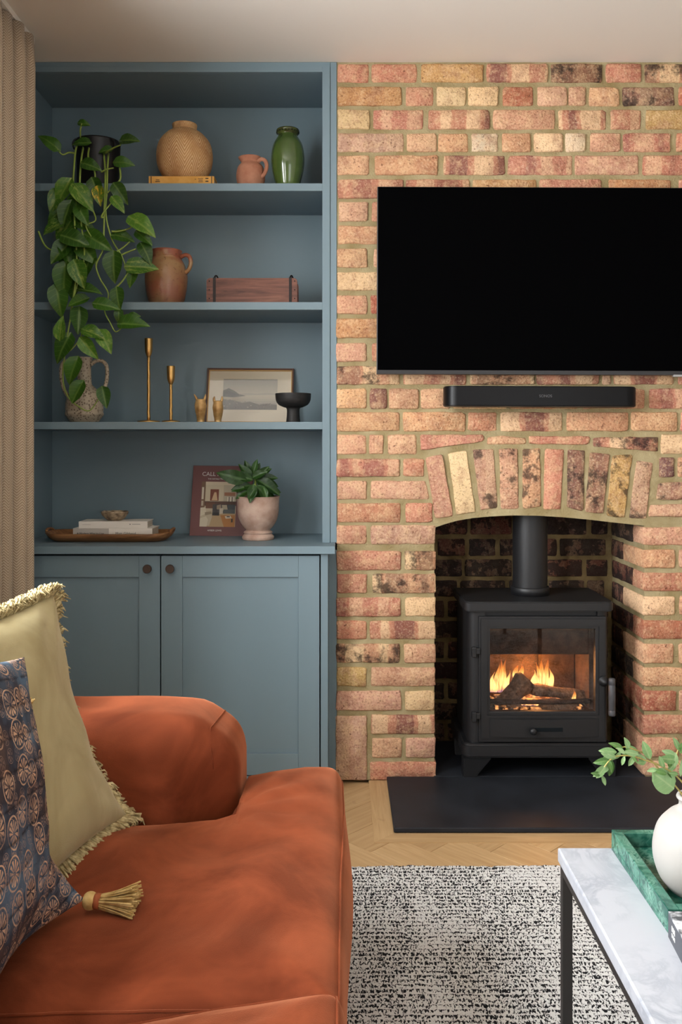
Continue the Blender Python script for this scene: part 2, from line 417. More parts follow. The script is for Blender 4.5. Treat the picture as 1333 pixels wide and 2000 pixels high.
mk = t.ramp(k, [(0.535, (0, 0, 0)), (0.575, (1, 1, 1))])
t.p(Base_Color=t.mix(mk, lin(236, 235, 232), lin(40, 40, 42)), Roughness=0.98); t.set(t.b, 'Specular_IOR_Level', 0.05)
t.bump(t.math('ADD', t.noise(v, 260, 3, 0.7), t.math('MULTIPLY', fl, 1.2)), 0.7, 0.006); M['rug'] = t.m

def marble(name, base, vein, scale, amt, rough=0.25, cl=None):
    t = NT(name); v = t.coord('Object')
    d = t.noise(v, scale, 5, 0.62, 1.6)
    ridge = t.math('ABSOLUTE', t.math('SUBTRACT', d, 0.5))
    f = t.math('MULTIPLY', t.ramp(ridge, [(0.0, (1, 1, 1)), (0.09, (0, 0, 0))]), t.ramp(t.noise(v, scale * 0.7, 3), [(0.42, (0, 0, 0)), (0.66, (1, 1, 1))]))
    c = t.mix(t.math('MULTIPLY', f, amt), base, vein)
    if cl: c = t.mix(t.math('MULTIPLY', t.ramp(t.noise(v, scale * 1.4, 5), [(0.4, (0, 0, 0)), (0.65, (1, 1, 1))]), 0.8), c, cl)
    t.p(Base_Color=c, Roughness=rough); t.set(t.b, 'Specular_IOR_Level', 0.4); return t.m
M['marble'] = marble('white_marble', lin(176, 179, 186), lin(126, 132, 144), 9, 0.6, 0.35)
M['green_marble'] = marble('green_marble', lin(24, 78, 66), lin(140, 182, 164), 30, 0.9, 0.22, lin(62, 118, 100))
M['steel'] = simple('black_steel', lin(44, 42, 41), 0.45, 0.2)
M['ceramic_w'] = mottled('white_stoneware', lin(166, 164, 160), lin(156, 152, 146), 6, 0.55, (60, 0.06, 0.001))
M['boxgrey'] = simple('charcoal_board', lin(74, 76, 82), 0.6)
M['boxtop'] = mottled('marbled_paper', lin(70, 72, 76), lin(210, 212, 216), 46, 0.5, None, 0.45, 0.6, 6)
M['white_ink'] = simple('white_print', lin(228, 226, 222), 0.7)

t = NT('carved_wood_weave'); v = t.coord('Object'); sp = t.n('ShaderNodeSeparateXYZ', i0=v)
an = t.math('ARCTAN2', sp.outputs[1], sp.outputs[0])
zg = t.math('PINGPONG', t.math('MULTIPLY', an, 1.0), 0.28)
w = t.math('SINE', t.math('MULTIPLY', t.math('ADD', t.math('MULTIPLY', zg, 0.16), t.math('ADD', sp.outputs[2], t.math('MULTIPLY', t.noise(v, 9, 2), 0.02))), 2 * PI / 0.0135))
pt = t.ramp(t.noise(v, 16, 3), [(0.4, (0.15,) * 3), (0.58, (1,) * 3)])
f = t.math('MULTIPLY', t.ramp(w, [(0.55, (0, 0, 0)), (0.8, (1, 1, 1))]), pt)
c = t.mix(t.ramp(t.noise(v, 12, 3), [(0.35, (0, 0, 0)), (0.7, (1, 1, 1))]), lin(170, 122, 74), lin(200, 154, 100))
t.p(Base_Color=t.mix(t.math('MULTIPLY', f, 1.0), c, lin(238, 212, 170)), Roughness=0.75); t.bump(f, 0.5, -0.0015); M['weave'] = t.m
M['terracotta'] = mottled('terracotta', lin(160, 104, 80), lin(180, 128, 102), 22, 0.85, (160, 0.3, 0.001))
M['green_glaze'] = mottled('green_glaze', lin(62, 82, 34), lin(84, 104, 48), 8, 0.18, None, spec=0.6, Coat_Weight=0.5)
M['green_lip'] = mottled('green_lip_glaze', lin(74, 84, 40), lin(52, 44, 26), 60, 0.25, None)
M['black_pot'] = simple('black_planter', lin(26, 26, 28), 0.4, spec=0.35)
M['soil'] = mottled('soil', lin(34, 26, 20), lin(62, 48, 36), 120, 0.95, (200, 0.8, 0.004))
t = NT('salt_glaze_jug'); v = t.coord('Object'); sp = t.n('ShaderNodeSeparateXYZ', i0=v)
zz = t.math('ADD', t.math('MULTIPLY', sp.outputs[2], 4.6), t.math('MULTIPLY', t.math('SUBTRACT', t.noise(v, 14, 4), 0.5), 0.8))
c = t.ramp(zz, [(0.02, lin(140, 106, 74)), (0.25, lin(142, 88, 64)), (0.5, lin(152, 112, 74)), (0.72, lin(164, 130, 90)), (0.85, lin(150, 88, 66))])
c = t.mix(t.ramp(t.noise(v, 90, 3), [(0.6, (0, 0, 0)), (0.7, (0.6,) * 3)]), c, lin(96, 58, 38))
t.p(Base_Color=c, Roughness=0.33); t.bump(t.noise(v, 60, 3), 0.15, 0.002); M['jug'] = t.m
t = NT('old_teak'); v = t.coord('Object', (5, 30, 60)); g = t.noise(v, 1.0, 5, 0.6, 0.8)
t.p(Base_Color=t.ramp(g, [(0.28, lin(66, 38, 30)), (0.5, lin(110, 68, 54)), (0.72, lin(136, 90, 70))]), Roughness=0.6); t.bump(g, 0.35, 0.002); M['teak'] = t.m
M['wrought'] = simple('wrought_iron', lin(42, 34, 32), 0.55, 0.5)
t = NT('speckled_stoneware'); v = t.coord('Object')
vo = t.n('ShaderNodeTexVoronoi', Vector=v, Scale=120.0); sp_ = t.ramp(vo.outputs['Distance'], [(0.28, (1, 1, 1)), (0.42, (0, 0, 0))])
sp2 = t.math('MULTIPLY', sp_, t.ramp(t.noise(v, 40, 2), [(0.34, (0, 0, 0)), (0.46, (1, 1, 1))]))
t.p(Base_Color=t.mix(t.math('MULTIPLY', sp2, 0.85), t.mix(t.noise(v, 12, 3), lin(192, 178, 156), lin(166, 150, 128)), lin(92, 74, 58)), Roughness=0.5); t.bump(sp2, 0.3, -0.0012); M['speckle'] = t.m
M['brass'] = simple('hammered_brass', lin(206, 164, 100), 0.4, 1.0, (45, 0.35, 0.002))
M['brass_d'] = mottled('aged_brass', lin(156, 116, 66), lin(214, 176, 118), 30, 0.42, (90, 0.4, 0.002), Metallic=0.3)
M['blackwood'] = mottled('blackened_wood', lin(20, 19, 19), lin(34, 32, 31), 30, 0.6, (60, 0.3, 0.001), stretch=(1, 1, 6))
M['frame'] = simple('walnut_frame', lin(82, 50, 34), 0.45)
M['gilt'] = simple('gilt_slip', lin(190, 150, 90), 0.4, 0.3)
M['traywood'] = mottled('mango_wood', lin(112, 74, 44), lin(150, 106, 66), 3.0, 0.5, (40, 0.25, 0.001), stretch=(3, 30, 30))
M['bookwhite'] = simple('white_cover', lin(222, 216, 206), 0.6)
M['bookgrey'] = simple('grey_cover', lin(176, 170, 162), 0.6)
M['pages'] = mottled('page_edges', lin(206, 196, 180), lin(182, 170, 152), 1.0, 0.9, None, stretch=(4, 4, 900))
M['ochrebook'] = mottled('ochre_cloth', lin(204, 150, 72), lin(216, 164, 88), 40, 0.85, (500, 0.2, 0.0005))
M['ink'] = simple('black_ink', lin(36, 30, 28), 0.7)
M['stonebowl'] = mottled('fossil_stone', lin(92, 76, 60), lin(178, 158, 130), 55, 0.6, (90, 0.5, 0.003))
M['maroon'] = simple('maroon_cover', lin(112, 68, 66), 0.55)
M['pinkpot'] = mottled('weathered_terracotta', lin(164, 132, 116), lin(192, 166, 150), 18, 0.85, (90, 0.35, 0.001))
t = NT('printed_ink'); a = t.n('ShaderNodeAttribute', {'attribute_name': 'Col'}); t.p(Base_Color=a.outputs['Color'], Roughness=0.6); M['printed'] = t.m

def leaf_mat(name, c1, c2, var, pale):
    t = NT(name); uv = t.coord('UV'); oi = t.n('ShaderNodeObjectInfo'); sp = t.n('ShaderNodeSeparateXYZ', i0=uv)
    rib = t.ramp(t.math('ABSOLUTE', sp.outputs[1]), [(0.0, (1, 1, 1)), (0.05, (0, 0, 0))])
    veins = t.ramp(t.math('SINE', t.math('MULTIPLY', t.math('SUBTRACT', sp.outputs[0], t.math('MULTIPLY', t.math('ABSOLUTE', sp.outputs[1]), 0.6)), 38)), [(0.9, (0, 0, 0)), (1.0, (1, 1, 1))])
    c = t.mix(oi.outputs['Random'], c1, c2)
    c = t.mix(t.math('MULTIPLY', t.math('MAXIMUM', rib, t.math('MULTIPLY', veins, 0.5)), 0.35), c, pale)
    if var:
        vv = t.n('ShaderNodeVectorMath', {'operation': 'ADD'}, i0=uv, i1=t.n('ShaderNodeCombineXYZ', X=t.math('MULTIPLY', oi.outputs['Random'], 50), Y=0.0, Z=0.0).outputs[0])
        mp = t.n('ShaderNodeMapping', i0=vv.outputs[0]); mp.inputs['Scale'].default_value = (3, 9, 1)
        c = t.mix(t.math('MULTIPLY', t.ramp(t.noise(mp.outputs[0], 1.0, 4, 0.7), [(0.52, (0, 0, 0)), (0.62, (1, 1, 1))]), var), c, pale)
    t.p(Base_Color=c, Roughness=0.38); t.set(t.b, 'Specular_IOR_Level', 0.45)
    t.t.nodes.remove(t.out); t.out = t.n('ShaderNodeOutputMaterial')
    tl = t.n('ShaderNodeBsdfTranslucent', Color=c); ms = t.n('ShaderNodeMixShader', i0=0.22)
    t.t.links.new(t.b.outputs[0], ms.inputs[1]); t.t.links.new(tl.outputs[0], ms.inputs[2]); t.t.links.new(ms.outputs[0], t.out.inputs[0])
    return t.m
M['leaf'] = leaf_mat('pothos_leaf', lin(40, 76, 20), lin(62, 106, 28), 0.0, lin(150, 176, 90))
M['leaf_v'] = leaf_mat('variegated_leaf', lin(58, 102, 28), lin(86, 132, 40), 0.45, lin(176, 190, 96))
M['leaf_y'] = leaf_mat('yellowing_leaf', lin(80, 116, 32), lin(96, 126, 34), 0.85, lin(236, 190, 50))
M['leaf_d'] = leaf_mat('philodendron_leaf', lin(30, 60, 20), lin(50, 88, 30), 0.0, lin(96, 134, 66))
M['euc'] = leaf_mat('eucalyptus_leaf', lin(112, 150, 92), lin(150, 182, 132), 0.0, lin(196, 212, 160))
M['euc_d'] = leaf_mat('dark_eucalyptus_leaf', lin(66, 104, 50), lin(98, 138, 74), 0.0, lin(150, 176, 110))
M['vine'] = simple('vine_stem', lin(136, 158, 70), 0.5)
M['twig'] = simple('eucalyptus_twig', lin(176, 160, 92), 0.6)

# ================================================================ the room shell
CEIL, BY, LX, BRX = 2.486, 3.0, -1.15, -0.014
RX, RY = 2.7, -2.3                                   # right wall, wall behind the camera
o = MB().box((LX - 0.3, RY - 0.2, -0.12), (RX + 0.2, 3.75, -0.012)).build('floor', M['oak']); struct(o, 'oak floor'); floor = o
o = MB().box((LX - 0.3, RY - 0.2, CEIL), (RX + 0.2, 3.75, CEIL + 0.1)).build('ceiling', M['ceil']); struct(o)
# left wall with its window opening
m = MB()
for a, b in (((RY, 0.0), (W2[0], CEIL)), ((W2[0], 0.0), (W2[1], W2[2])), ((W2[0], W2[3]), (W2[1], CEIL)), ((W2[1], 0.0), (WIN_Y0, CEIL)), ((WIN_Y1, 0.0), (3.7, CEIL)), ((WIN_Y0, 0.0), (WIN_Y1, WIN_Z0)), ((WIN_Y0, WIN_Z1), (WIN_Y1, CEIL))):
    m.box((LX - 0.25, a[0], a[1]), (LX, b[0], b[1]))
struct(m.build('wall_left', M['wall']))
w1 = MB()
for y0, y1, z0, z1 in ((WIN_Y0, WIN_Y1, WIN_Z0, WIN_Z0 + 0.05), (WIN_Y0, WIN_Y1, WIN_Z1 - 0.05, WIN_Z1), (WIN_Y0, WIN_Y0 + 0.05, WIN_Z0, WIN_Z1), (WIN_Y1 - 0.05, WIN_Y1, WIN_Z0, WIN_Z1)):
    w1.box((LX - 0.12, y0, z0), (LX - 0.07, y1, z1))
w1 = struct(w1.build('window_1', M['ceil']))
MB().box((LX - 0.2, WIN_Y0 - 0.03, WIN_Z0 - 0.03), (LX + 0.02, WIN_Y1 + 0.03, WIN_Z0)).build('window_sill', M['ceil'], w1)
w2 = MB()
for y0, y1, z0, z1 in ((W2[0], W2[1], W2[2], W2[2] + 0.03), (W2[0], W2[1], W2[3] - 0.03, W2[3]), (W2[0], W2[0] + 0.03, W2[2], W2[3]), (W2[1] - 0.03, W2[1], W2[2], W2[3])):
    w2.box((LX - 0.06, y0, z0), (LX - 0.02, y1, z1))
struct(w2.build('window_2', M['ceil']))
struct(MB().box((RX, RY, 0), (RX + 0.2, 3.7, CEIL)).build('wall_right', M['wall']))
m = MB(); bx0, bx1, bz0, bz1 = 0.7, 2.5, 0.35, 2.15
m.box((LX - 0.25, RY - 0.15, 0), (bx0, RY, CEIL)).box((bx1, RY - 0.15, 0), (RX + 0.2, RY, CEIL)).box((bx0, RY - 0.15, 0), (bx1, RY, bz0)).box((bx0, RY - 0.15, bz1), (bx1, RY, CEIL))
struct(m.build('wall_rear', M['wall']))
m = MB().box((LX - 0.25, 3.345, 0), (0.30, 3.7, CEIL)).box((1.10, 3.385, 0), (RX + 0.2, 3.7, CEIL))
struct(m.build('wall_alcove', M['wall']))

# ---------------------------------------------------------------- floor boards: herringbone oak with a border round the hearth
random.seed(5)
PW, PL = 0.121, 0.605
def plank_mesh(l, w, t=0.012):
    return MB().box((-l / 2, -w / 2, -t), (l / 2, w / 2, 0), 0.0012).mesh('plank', M['oak'])
pm = plank_mesh(PL - 0.0012, PW - 0.0012)
c45 = math.cos(PI / 4)
a0 = Vector((0.2546, 2.471))                           # a joint corner read off the floor
def keep(p):
    return -1.1 < p.x < 2.0 and 2.02 < p.y < 3.12
cnt = 0
e1 = Vector((c45, -c45)); e2 = Vector((c45, c45))
for k in range(-26, 27):
    for q in range(-5, 6):
        # staircase tiling: step k moves (w,w), repeat q moves (2L along e1) in plank axes
        u0 = k * PW + q * (PL * 2); v0 = k * PW
        for horiz in (True, False):
            if horiz: cu, cv, ang = u0 + PL / 2, v0 + PW / 2, -PI / 4
            else: cu, cv, ang = u0 + PL + PW / 2 - 0.0, v0 + PW - PL / 2 + 0.0, PI / 4
            p = a0 + e1 * (cu - 0.0) + e2 * (cv - 0.0)
            if not keep(p): continue
            ob = bpy.data.objects.new('plank', pm); COL.objects.link(ob); ob.parent = floor
            ob.location = (p.x, p.y, random.uniform(-0.0003, 0.0)); ob.rotation_euler = (0, 0, ang); cnt += 1
HX0, HX1, HY0 = 0.158, 1.208, 2.588                    # hearth
bz = 0.0015
def board(poly):
    cx = sum(p[0] for p in poly) / len(poly); cy = sum(p[1] for p in poly) / len(poly)
    ob = MB().prism(poly, -0.012, bz, 'xy').build('border_plank', M['oak'], floor, (cx, cy, 0)); return ob
bw = 0.062
ob = MB().prism([(0, 0), (3.0 - HY0 + bw, 0), (3.0 - HY0 + bw, -bw), (bw, -bw)], -0.012, bz, 'xy').build('border_plank', M['oak'], floor)
ob.location = (HX0 - bw, HY0 - bw, 0); ob.rotation_euler = (0, 0, PI / 2)
ob = MB().prism([(0, 0), (HX1 - HX0 + 2 * bw, 0), (HX1 - HX0 + bw, bw), (bw, bw)], -0.012, bz, 'xy').build('border_plank', M['oak'], floor)
ob.location = (HX0 - bw, HY0 - bw, 0)
ob = MB().prism([(0, 0), (3.0 - HY0 + bw, 0), (3.0 - HY0 + bw, bw), (bw, bw)], -0.012, bz, 'xy').build('border_plank', M['oak'], floor)
ob.location = (HX1 + bw, HY0 - bw, 0); ob.rotation_euler = (0, 0, PI / 2)

# hearth slabs
HZ = 0.017
h = thing('hearth', 'black slate hearth slab on the oak floor in front of the stove', 'hearth', (0.683, 2.8, 0.0))
MB().box((HX0, HY0, 0.002), (HX1, 2.9955, HZ), 0.003).build('front_slab', M['slate'], h)
MB().box((0.322, 2.9975, 0.002), (1.052, 3.358, HZ), 0.001).build('back_slab', M['slate'], h)

# ================================================================ chimney breast, brick by brick
BR = 1.38
OX0, OX1 = X(851.5, 3.0), X(1257, 3.0)
arch = [(851.5, 1031), (870, 1024), (895, 1017), (926, 1012), (960, 1009), (1000, 1007), (1050, 1007.5), (1101, 1010.5), (1150, 1015), (1193, 1020), (1230, 1024), (1257, 1027)]
archw = [(X(a, 3.0), Z(b, 3.0)) for a, b in arch]
front = [(BRX, 0), (BRX, CEIL), (BR, CEIL), (BR, 0), (OX1 + 0.006, 0)] + [(OX1 + 0.006, archw[-1][1])] + archw[::-1][1:-1] + [(OX0 - 0.004, archw[0][1]), (OX0 - 0.004, 0)]
m = MB().prism(front, BY + 0.006, BY + 0.36)
breast = struct(m.build('wall_chimney_breast', M['mortar'], origin=(0.683, BY, 0)), 'exposed brick chimney breast')

T = {  # brick kinds: colours of the fired clay, strength of banding
 'r': ((194, 132, 110), 0.15), 'R': ((173, 101, 84), 0.1), 'p': ((211, 162, 137), 0.12), 'o': ((199, 149, 110), 0.1), 'l': ((214, 167, 131), 0.1),
 'y': ((192, 153, 103), 0.1), 'c': ((227, 192, 153), 0.05), 'w': ((231, 214, 188), 0.25), 'd': ((137, 103, 87), 0.2), 'D': ((121, 85, 82), 0.1),
 'b': ((189, 134, 111), 0.85), 'B': ((184, 120, 103), 0.5), 'm': ((197, 159, 140), 0.2), 'g': ((197, 166, 125), 0.7)}
BRICKN = [0]
def brick(poly, kind, depth, parent, d=BY, mat='brick', axis='front', inset=0.0035, proud=None):
    """poly: outline (x,z) in metres on the wall plane; a real brick with worn, uneven arrises"""
    rnd = random.Random(BRICKN[0] * 7 + 3); BRICKN[0] += 1
    cx = sum(p[0] for p in poly) / len(poly); cz = sum(p[1] for p in poly) / len(poly)
    pts = []; n = len(poly)
    for i in range(n):
        a = Vector(poly[i]); b = Vector(poly[(i + 1) % n]); L = (b - a).length
        if L < 1e-4: continue
        t = (b - a) / L; nr = Vector((-t.y, t.x)); k = max(1, int(L / 0.03))
        cut = min(rnd.uniform(0.002, 0.007) * (2.2 if rnd.random() < 0.12 else 1), L * 0.3)
        cut2 = min(rnd.uniform(0.002, 0.007), L * 0.3)
        for j in range(k + 1):
            s = cut + (L - cut - cut2) * j / k
            pts.append(a + t * s + nr * rnd.uniform(-0.0016, 0.0016))
    area2 = sum(pts[i].x * pts[(i + 1) % len(pts)].y - pts[(i + 1) % len(pts)].x * pts[i].y for i in range(len(pts)))
    if area2 < 0: pts.reverse()
    pts = [p - Vector((cx, cz)) for p in pts]; N = len(pts)
    pr = rnd.uniform(-0.002, 0.0025) if proud is None else proud
    tx, tz = rnd.uniform(-0.008, 0.008), rnd.uniform(-0.02, 0.02)
    hx = max(abs(p.x) for p in pts); hz = max(abs(p.y) for p in pts)
    ins = [Vector((p.x * (1 - inset / hx), p.y * (1 - inset / hz))) for p in pts]
    yy = lambda p: pr + tx * p.x + tz * p.y
    vs = [(p.x, depth, p.y) for p in pts] + [(p.x, yy(p) + 0.0028 + rnd.uniform(0, 0.0015), p.y) for p in pts] + [(p.x, yy(p) + rnd.uniform(-0.0006, 0.0006), p.y) for p in ins]
    fs = [tuple(range(N - 1, -1, -1))]
    for a in (0, N):
        fs += [(a + i, a + (i + 1) % N, a + N + (i + 1) % N, a + N + i) for i in range(N)]
    fs.append(tuple(range(2 * N, 3 * N)))
    if axis == 'right':      # faces -x, runs along y: poly is (y, z)
        vs = [(v[1], v[0], v[2]) for v in vs]; fs = [f[::-1] for f in fs]; org = (d, cx, cz)
    elif axis == 'left':     # faces +x
        vs = [(-v[1], v[0], v[2]) for v in vs]; org = (d, cx, cz)
    else: org = (cx, d, cz)
    mb = MB().add(vs, fs, False)
    mb.v = [v + Vector(org) for v in mb.v]
    ob = mb.build('brick', M[mat], parent, org)
    ob.data.polygons.foreach_set('use_smooth', [True] * len(ob.data.polygons))
    try: ob.data.set_sharp_from_angle(angle=R(50))
    except Exception: pass
    col, band = T[kind]
    g_ = rnd.uniform(-12, 10); c = lin(*[max(0, min(255, q * w_ + g_ + rnd.uniform(-4, 4))) for q, w_ in zip(col, (1.0, 1.0, 0.96))]); ob.color = (c[0], c[1], c[2], band)
    return ob
def rect(x0, x1, y0, y1, d=3.0): return [(X(x0, d), Z(y1, d)), (X(x1, d), Z(y1, d)), (X(x1, d), Z(y0, d)), (X(x0, d), Z(y0, d))]
def poly(pp, d=3.0): return [(X(a, d), Z(b, d)) for a, b in pp]
ROWS = [
 (124, 160, '660-721r 727-815r 823-945y 951-1071b 1077-1177d 1185-1254r 1261-1378g 1386-1446o'),
 (169, 206, '660-785o 793-847r 853-910c 916-974c 983-1042R 1051-1108p 1112-1145p 1152-1211l 1217-1319d 1327-1446R'),
 (214, 252, '660-722c 730-828B 837-957b 964-1085p 1092-1185b 1194-1253B 1263-1384y 1391-1446r'),
 (260, 296, '660-789m 796-853p 857-915l 922-973w 982-1037l 1044-1100c 1106-1144w 1154-1213p 1219-1311B 1323-1446r'),
 (303, 341, '660-721p 733-856o 867-987b 993-1119B 1125-1249p 1257-1379B 1387-1446p'),
 (350, 387, '660-788B 794-918B 925-1049y 1055-1176r 1190-1313o 1327-1446r'),
 (394, 432, '662-719p 727-845r 1390-1446r'), (440, 476, '661-785l 1330-1446o'), (485, 522, '659-718l 731-850p 1388-1446p'), (531, 567, '659-785c 1330-1446r'),
 (577, 613, '658-718p 725-845R 1388-1446l'), (622, 660, '657-785o 1330-1446p'), (670, 706, '656-716p 727-845r 1388-1446r'),
 (715, 751, '658-781g 789-912b 920-1045g 1049-1172b 1178-1195p 1201-1318b 1326-1446r'),
 (759, 798, '658-716l 723-756D 760-818p 823-878p 885-990c 996-1131o 1139-1260r 1269-1385B 1392-1446r'),
 (805, 842, '658-781l 788-910o 915-971r 978-1099b 1108-1228o 1234-1324l 1331-1446r'),
 (849, 887, '658-716p 722-749p 758-814p 1293-1446c'),
 (896, 931, '658-781B 788-829r'), (893, 932, '1289-1318D 1326-1446g'),
 (939, 976, '659-716p'), (983, 1020, '659-783r 793-845r'),
 (1026, 1063, '657-717p 725-851m'), (1076, 1114, '658-783r 791-852g'), (1121, 1159, '658-717r 728-852g'), (1167, 1204, '657-783B 792-851c'),
 (1213, 1249, '658-717r 723-851b'), (1258, 1295, '657-782g 790-851p'), (1304, 1341, '658-716y 725-851p'), (1350, 1388, '657-784p 792-849c'),
 (1397, 1434, '725-851b'), (1442, 1481, '727-785p 793-851p'), (1489, 1524, '723-852r'), (1399, 1524, '656-717m'),
 (1030, 1065, '1257-1385p'), (1074, 1109, '1257-1320l 1328-1446p'), (1119, 1155, '1257-1380r 1388-1446o'), (1165, 1202, '1257-1320c 1329-1446p'),
 (1212, 1248, '1257-1380R 1388-1446p'), (1258, 1296, '1257-1317l 1327-1446p'), (1304, 1341, '1257-1380l 1388-1446r'), (1350, 1389, '1257-1322R 1329-1446p'),
 (1397, 1434, '1257-1380r 1388-1446l'), (1441, 1479, '1257-1326p 1333-1446p'), (1487, 1516, '1257-1380p 1388-1446p')]
for y0, y1, s in ROWS:
    for w in s.split():
        k = w[-1]; x0, x1 = map(float, w[:-1].split('-'))
        right_corner = x0 == 1257; left_corner = x1 > 845 and x1 < 853 and y0 > 1020
        dep = 0.1
        if right_corner or left_corner: dep = 0.212 if x1 - x0 < 75 else 0.104
        mt = 'brick_s' if (k in 'gd' or (right_corner and y0 < 1200 and False)) else 'brick'
        brick(rect(x0, x1, y0, y1), k, dep, breast, mat=mt)
for pp, k, mt in (
    ([(822, 849), (946, 849), (946, 862), (822, 880)], 'r', 'brick'), ([(953, 854), (985, 851), (1029, 856), (1029, 867), (953, 868)], 'p', 'brick'),
    ([(1033, 852), (1155, 852), (1150, 868), (1035, 867)], 'r', 'brick'), ([(1159, 854), (1287, 853), (1287, 883), (1159, 872)], 'b', 'brick_s'),
    ([(725, 939), (832, 939), (840, 976), (725, 975)], 'p', 'brick'), ([(1288, 943), (1446, 940), (1446, 975), (1282, 976)], 'd', 'brick_s'),
    ([(1271, 986), (1446, 984), (1446, 1009), (1268, 1009)], 'p', 'brick'),
    ([(831, 894), (865, 887), (886, 1008), (851, 1013)], 'p', 'brick'), ([(876, 885), (912, 880), (930, 1000), (893, 1006)], 'c', 'brick'),
    ([(924, 878), (965, 877), (973, 992), (939, 996)], 'm', 'brick_s'), ([(976, 876), (1012, 876), (1014, 994), (979, 995)], 'p', 'brick_s'),
    ([(1022, 876), (1056, 876), (1058, 990), (1022, 994)], 'l', 'brick_s'), ([(1066, 877), (1104, 877), (1097, 995), (1062, 995)], 'r', 'brick'),
    ([(1110, 878), (1144, 880), (1140, 998), (1109, 991)], 'd', 'brick_s'), ([(1154, 884), (1193, 887), (1179, 1004), (1144, 999)], 'd', 'brick_s'),
    ([(1197, 890), (1237, 888), (1221, 1012), (1186, 1008)], 'y', 'brick_s'), ([(1245, 898), (1277, 903), (1263, 1013), (1231, 1012)], 'm', 'brick_s')):
    brick(poly(pp), k, 0.1, breast, mat=mt)

# ---------------------------------------------------------------- firebox behind the arch
FB = 3.36
m = MB().box((OX0 - 0.03, FB + 0.006, 0), (OX1 + 0.03, FB + 0.25, 2.0))
fire = struct(m.build('wall_firebox', M['mortar_in'], origin=(0.683, FB, 0)), 'sooty brick firebox')
random.seed(11)
BROWS = [(1008, 1044, '848-914 920-1000 1008-1062 1070-1147 1157-1188'), (1053, 1086, '856-909 917-968 977-1035 1042-1089 1095-1184'), (1093, 1126, '848-903 909-1000 1008-1064 1071-1138 1147-1188'),
         (1134, 1165, '846-893 900-988 996-1065 1073-1142 1149-1182')]
y = 1174; k = 0
while y < 1476:
    BROWS.append((y, y + 32, '836-905 913-1020 1030-1105 1115-1188' if k % 2 else '836-868 876-978 988-1090 1100-1188')); y += 40; k += 1
for y0, y1, s in BROWS:
    for w in s.split():
        x0, x1 = map(float, w.split('-'))
        x0 = max(x0, 840)
        brick(rect(x0, x1, y0, y1, FB), random.choice('dDdR'), 0.1, fire, d=FB, mat='brick_k')
# right-hand reveal: bricks behind the corner bricks
for i, (y0, y1) in enumerate([(1030, 1065), (1074, 1109), (1119, 1155), (1165, 1202), (1212, 1248), (1258, 1296), (1304, 1341), (1350, 1389), (1397, 1434), (1441, 1479), (1487, 1516)]):
    z0, z1 = Z(y1, 3.0), Z(y0, 3.0); st = i % 2 == 0
    a = 3.115 if st else 3.222
    brick([(a, z0), (3.352, z0), (3.352, z1), (a, z1)], random.choice('dRr'), 0.09, breast, d=OX1, mat='brick_k', axis='right')
for i, (y0, y1) in enumerate([(1026, 1063), (1076, 1114), (1121, 1159), (1167, 1204), (1213, 1249), (1258, 1295), (1304, 1341), (1350, 1388), (1397, 1434), (1442, 1481), (1489, 1515)]):
    z0, z1 = Z(y1, 3.0), Z(y0, 3.0); st = i % 2 == 0
    a = 3.115 if st else 3.222
    brick([(a, z0), (3.352, z0), (3.352, z1), (a, z1)], random.choice('dRD'), 0.09, breast, d=OX0 + 0.001, mat='brick_k', axis='left')

# ================================================================ alcove unit
UB, UX0, UX1 = 3.315, -1.104, X(630, 3.0)             # back of the shelves, inner left side, inner right side
unit = thing('alcove_shelving', 'tall blue-grey painted alcove shelving beside the brick chimney breast', 'shelving', (-0.57, 3.15, 0.823))
WT = 0.823
SZ = [(Z(358, 3.0), Z(373, 3.0)), (Z(590, 3.0), Z(605, 3.0)), (Z(824, 3.0), Z(838.5, 3.0))]
TOPI = Z(141, 3.0)
MB().box((LX + 0.001, UB, WT), (BRX - 0.002, UB + 0.02, CEIL - 0.001)).build('back_panel', M['paint'], unit)
MB().box((LX + 0.001, 3.0, WT), (UX0, UB, CEIL - 0.001)).build('side_panel', M['paint'], unit)
MB().box((UX1, 3.004, WT), (X(646, 3.0) - 0.002, UB, CEIL - 0.001)).build('side_panel', M['paint'], unit)
MB().box((UX1, 2.998, WT), (X(645, 3.0), 3.02, TOPI + 0.018), 0.0008).build('stile', M['paint'], unit)
MB().box((X(645.6, 3.0), 3.002, WT), (BRX - 0.001, 3.03, CEIL - 0.001), 0.0008).build('scribe_strip', M['paint'], unit)
MB().box((UX0, 2.998, TOPI), (UX1, 3.02, TOPI + 0.018), 0.0008).build('top_rail', M['paint'], unit)
MB().box((LX + 0.001, 3.002, TOPI + 0.0188), (X(645.6, 3.0) - 0.0005, 3.03, CEIL - 0.001), 0.0008).build('cornice_strip', M['paint'], unit)
MB().box((UX0, 3.02, TOPI), (UX1, UB, TOPI + 0.02)).build('top_panel', M['paint'], unit)
for zt, zb in SZ:
    MB().box((UX0, 2.999, zb), (UX1, UB, zt), 0.001).build('shelf', M['paint'], unit)

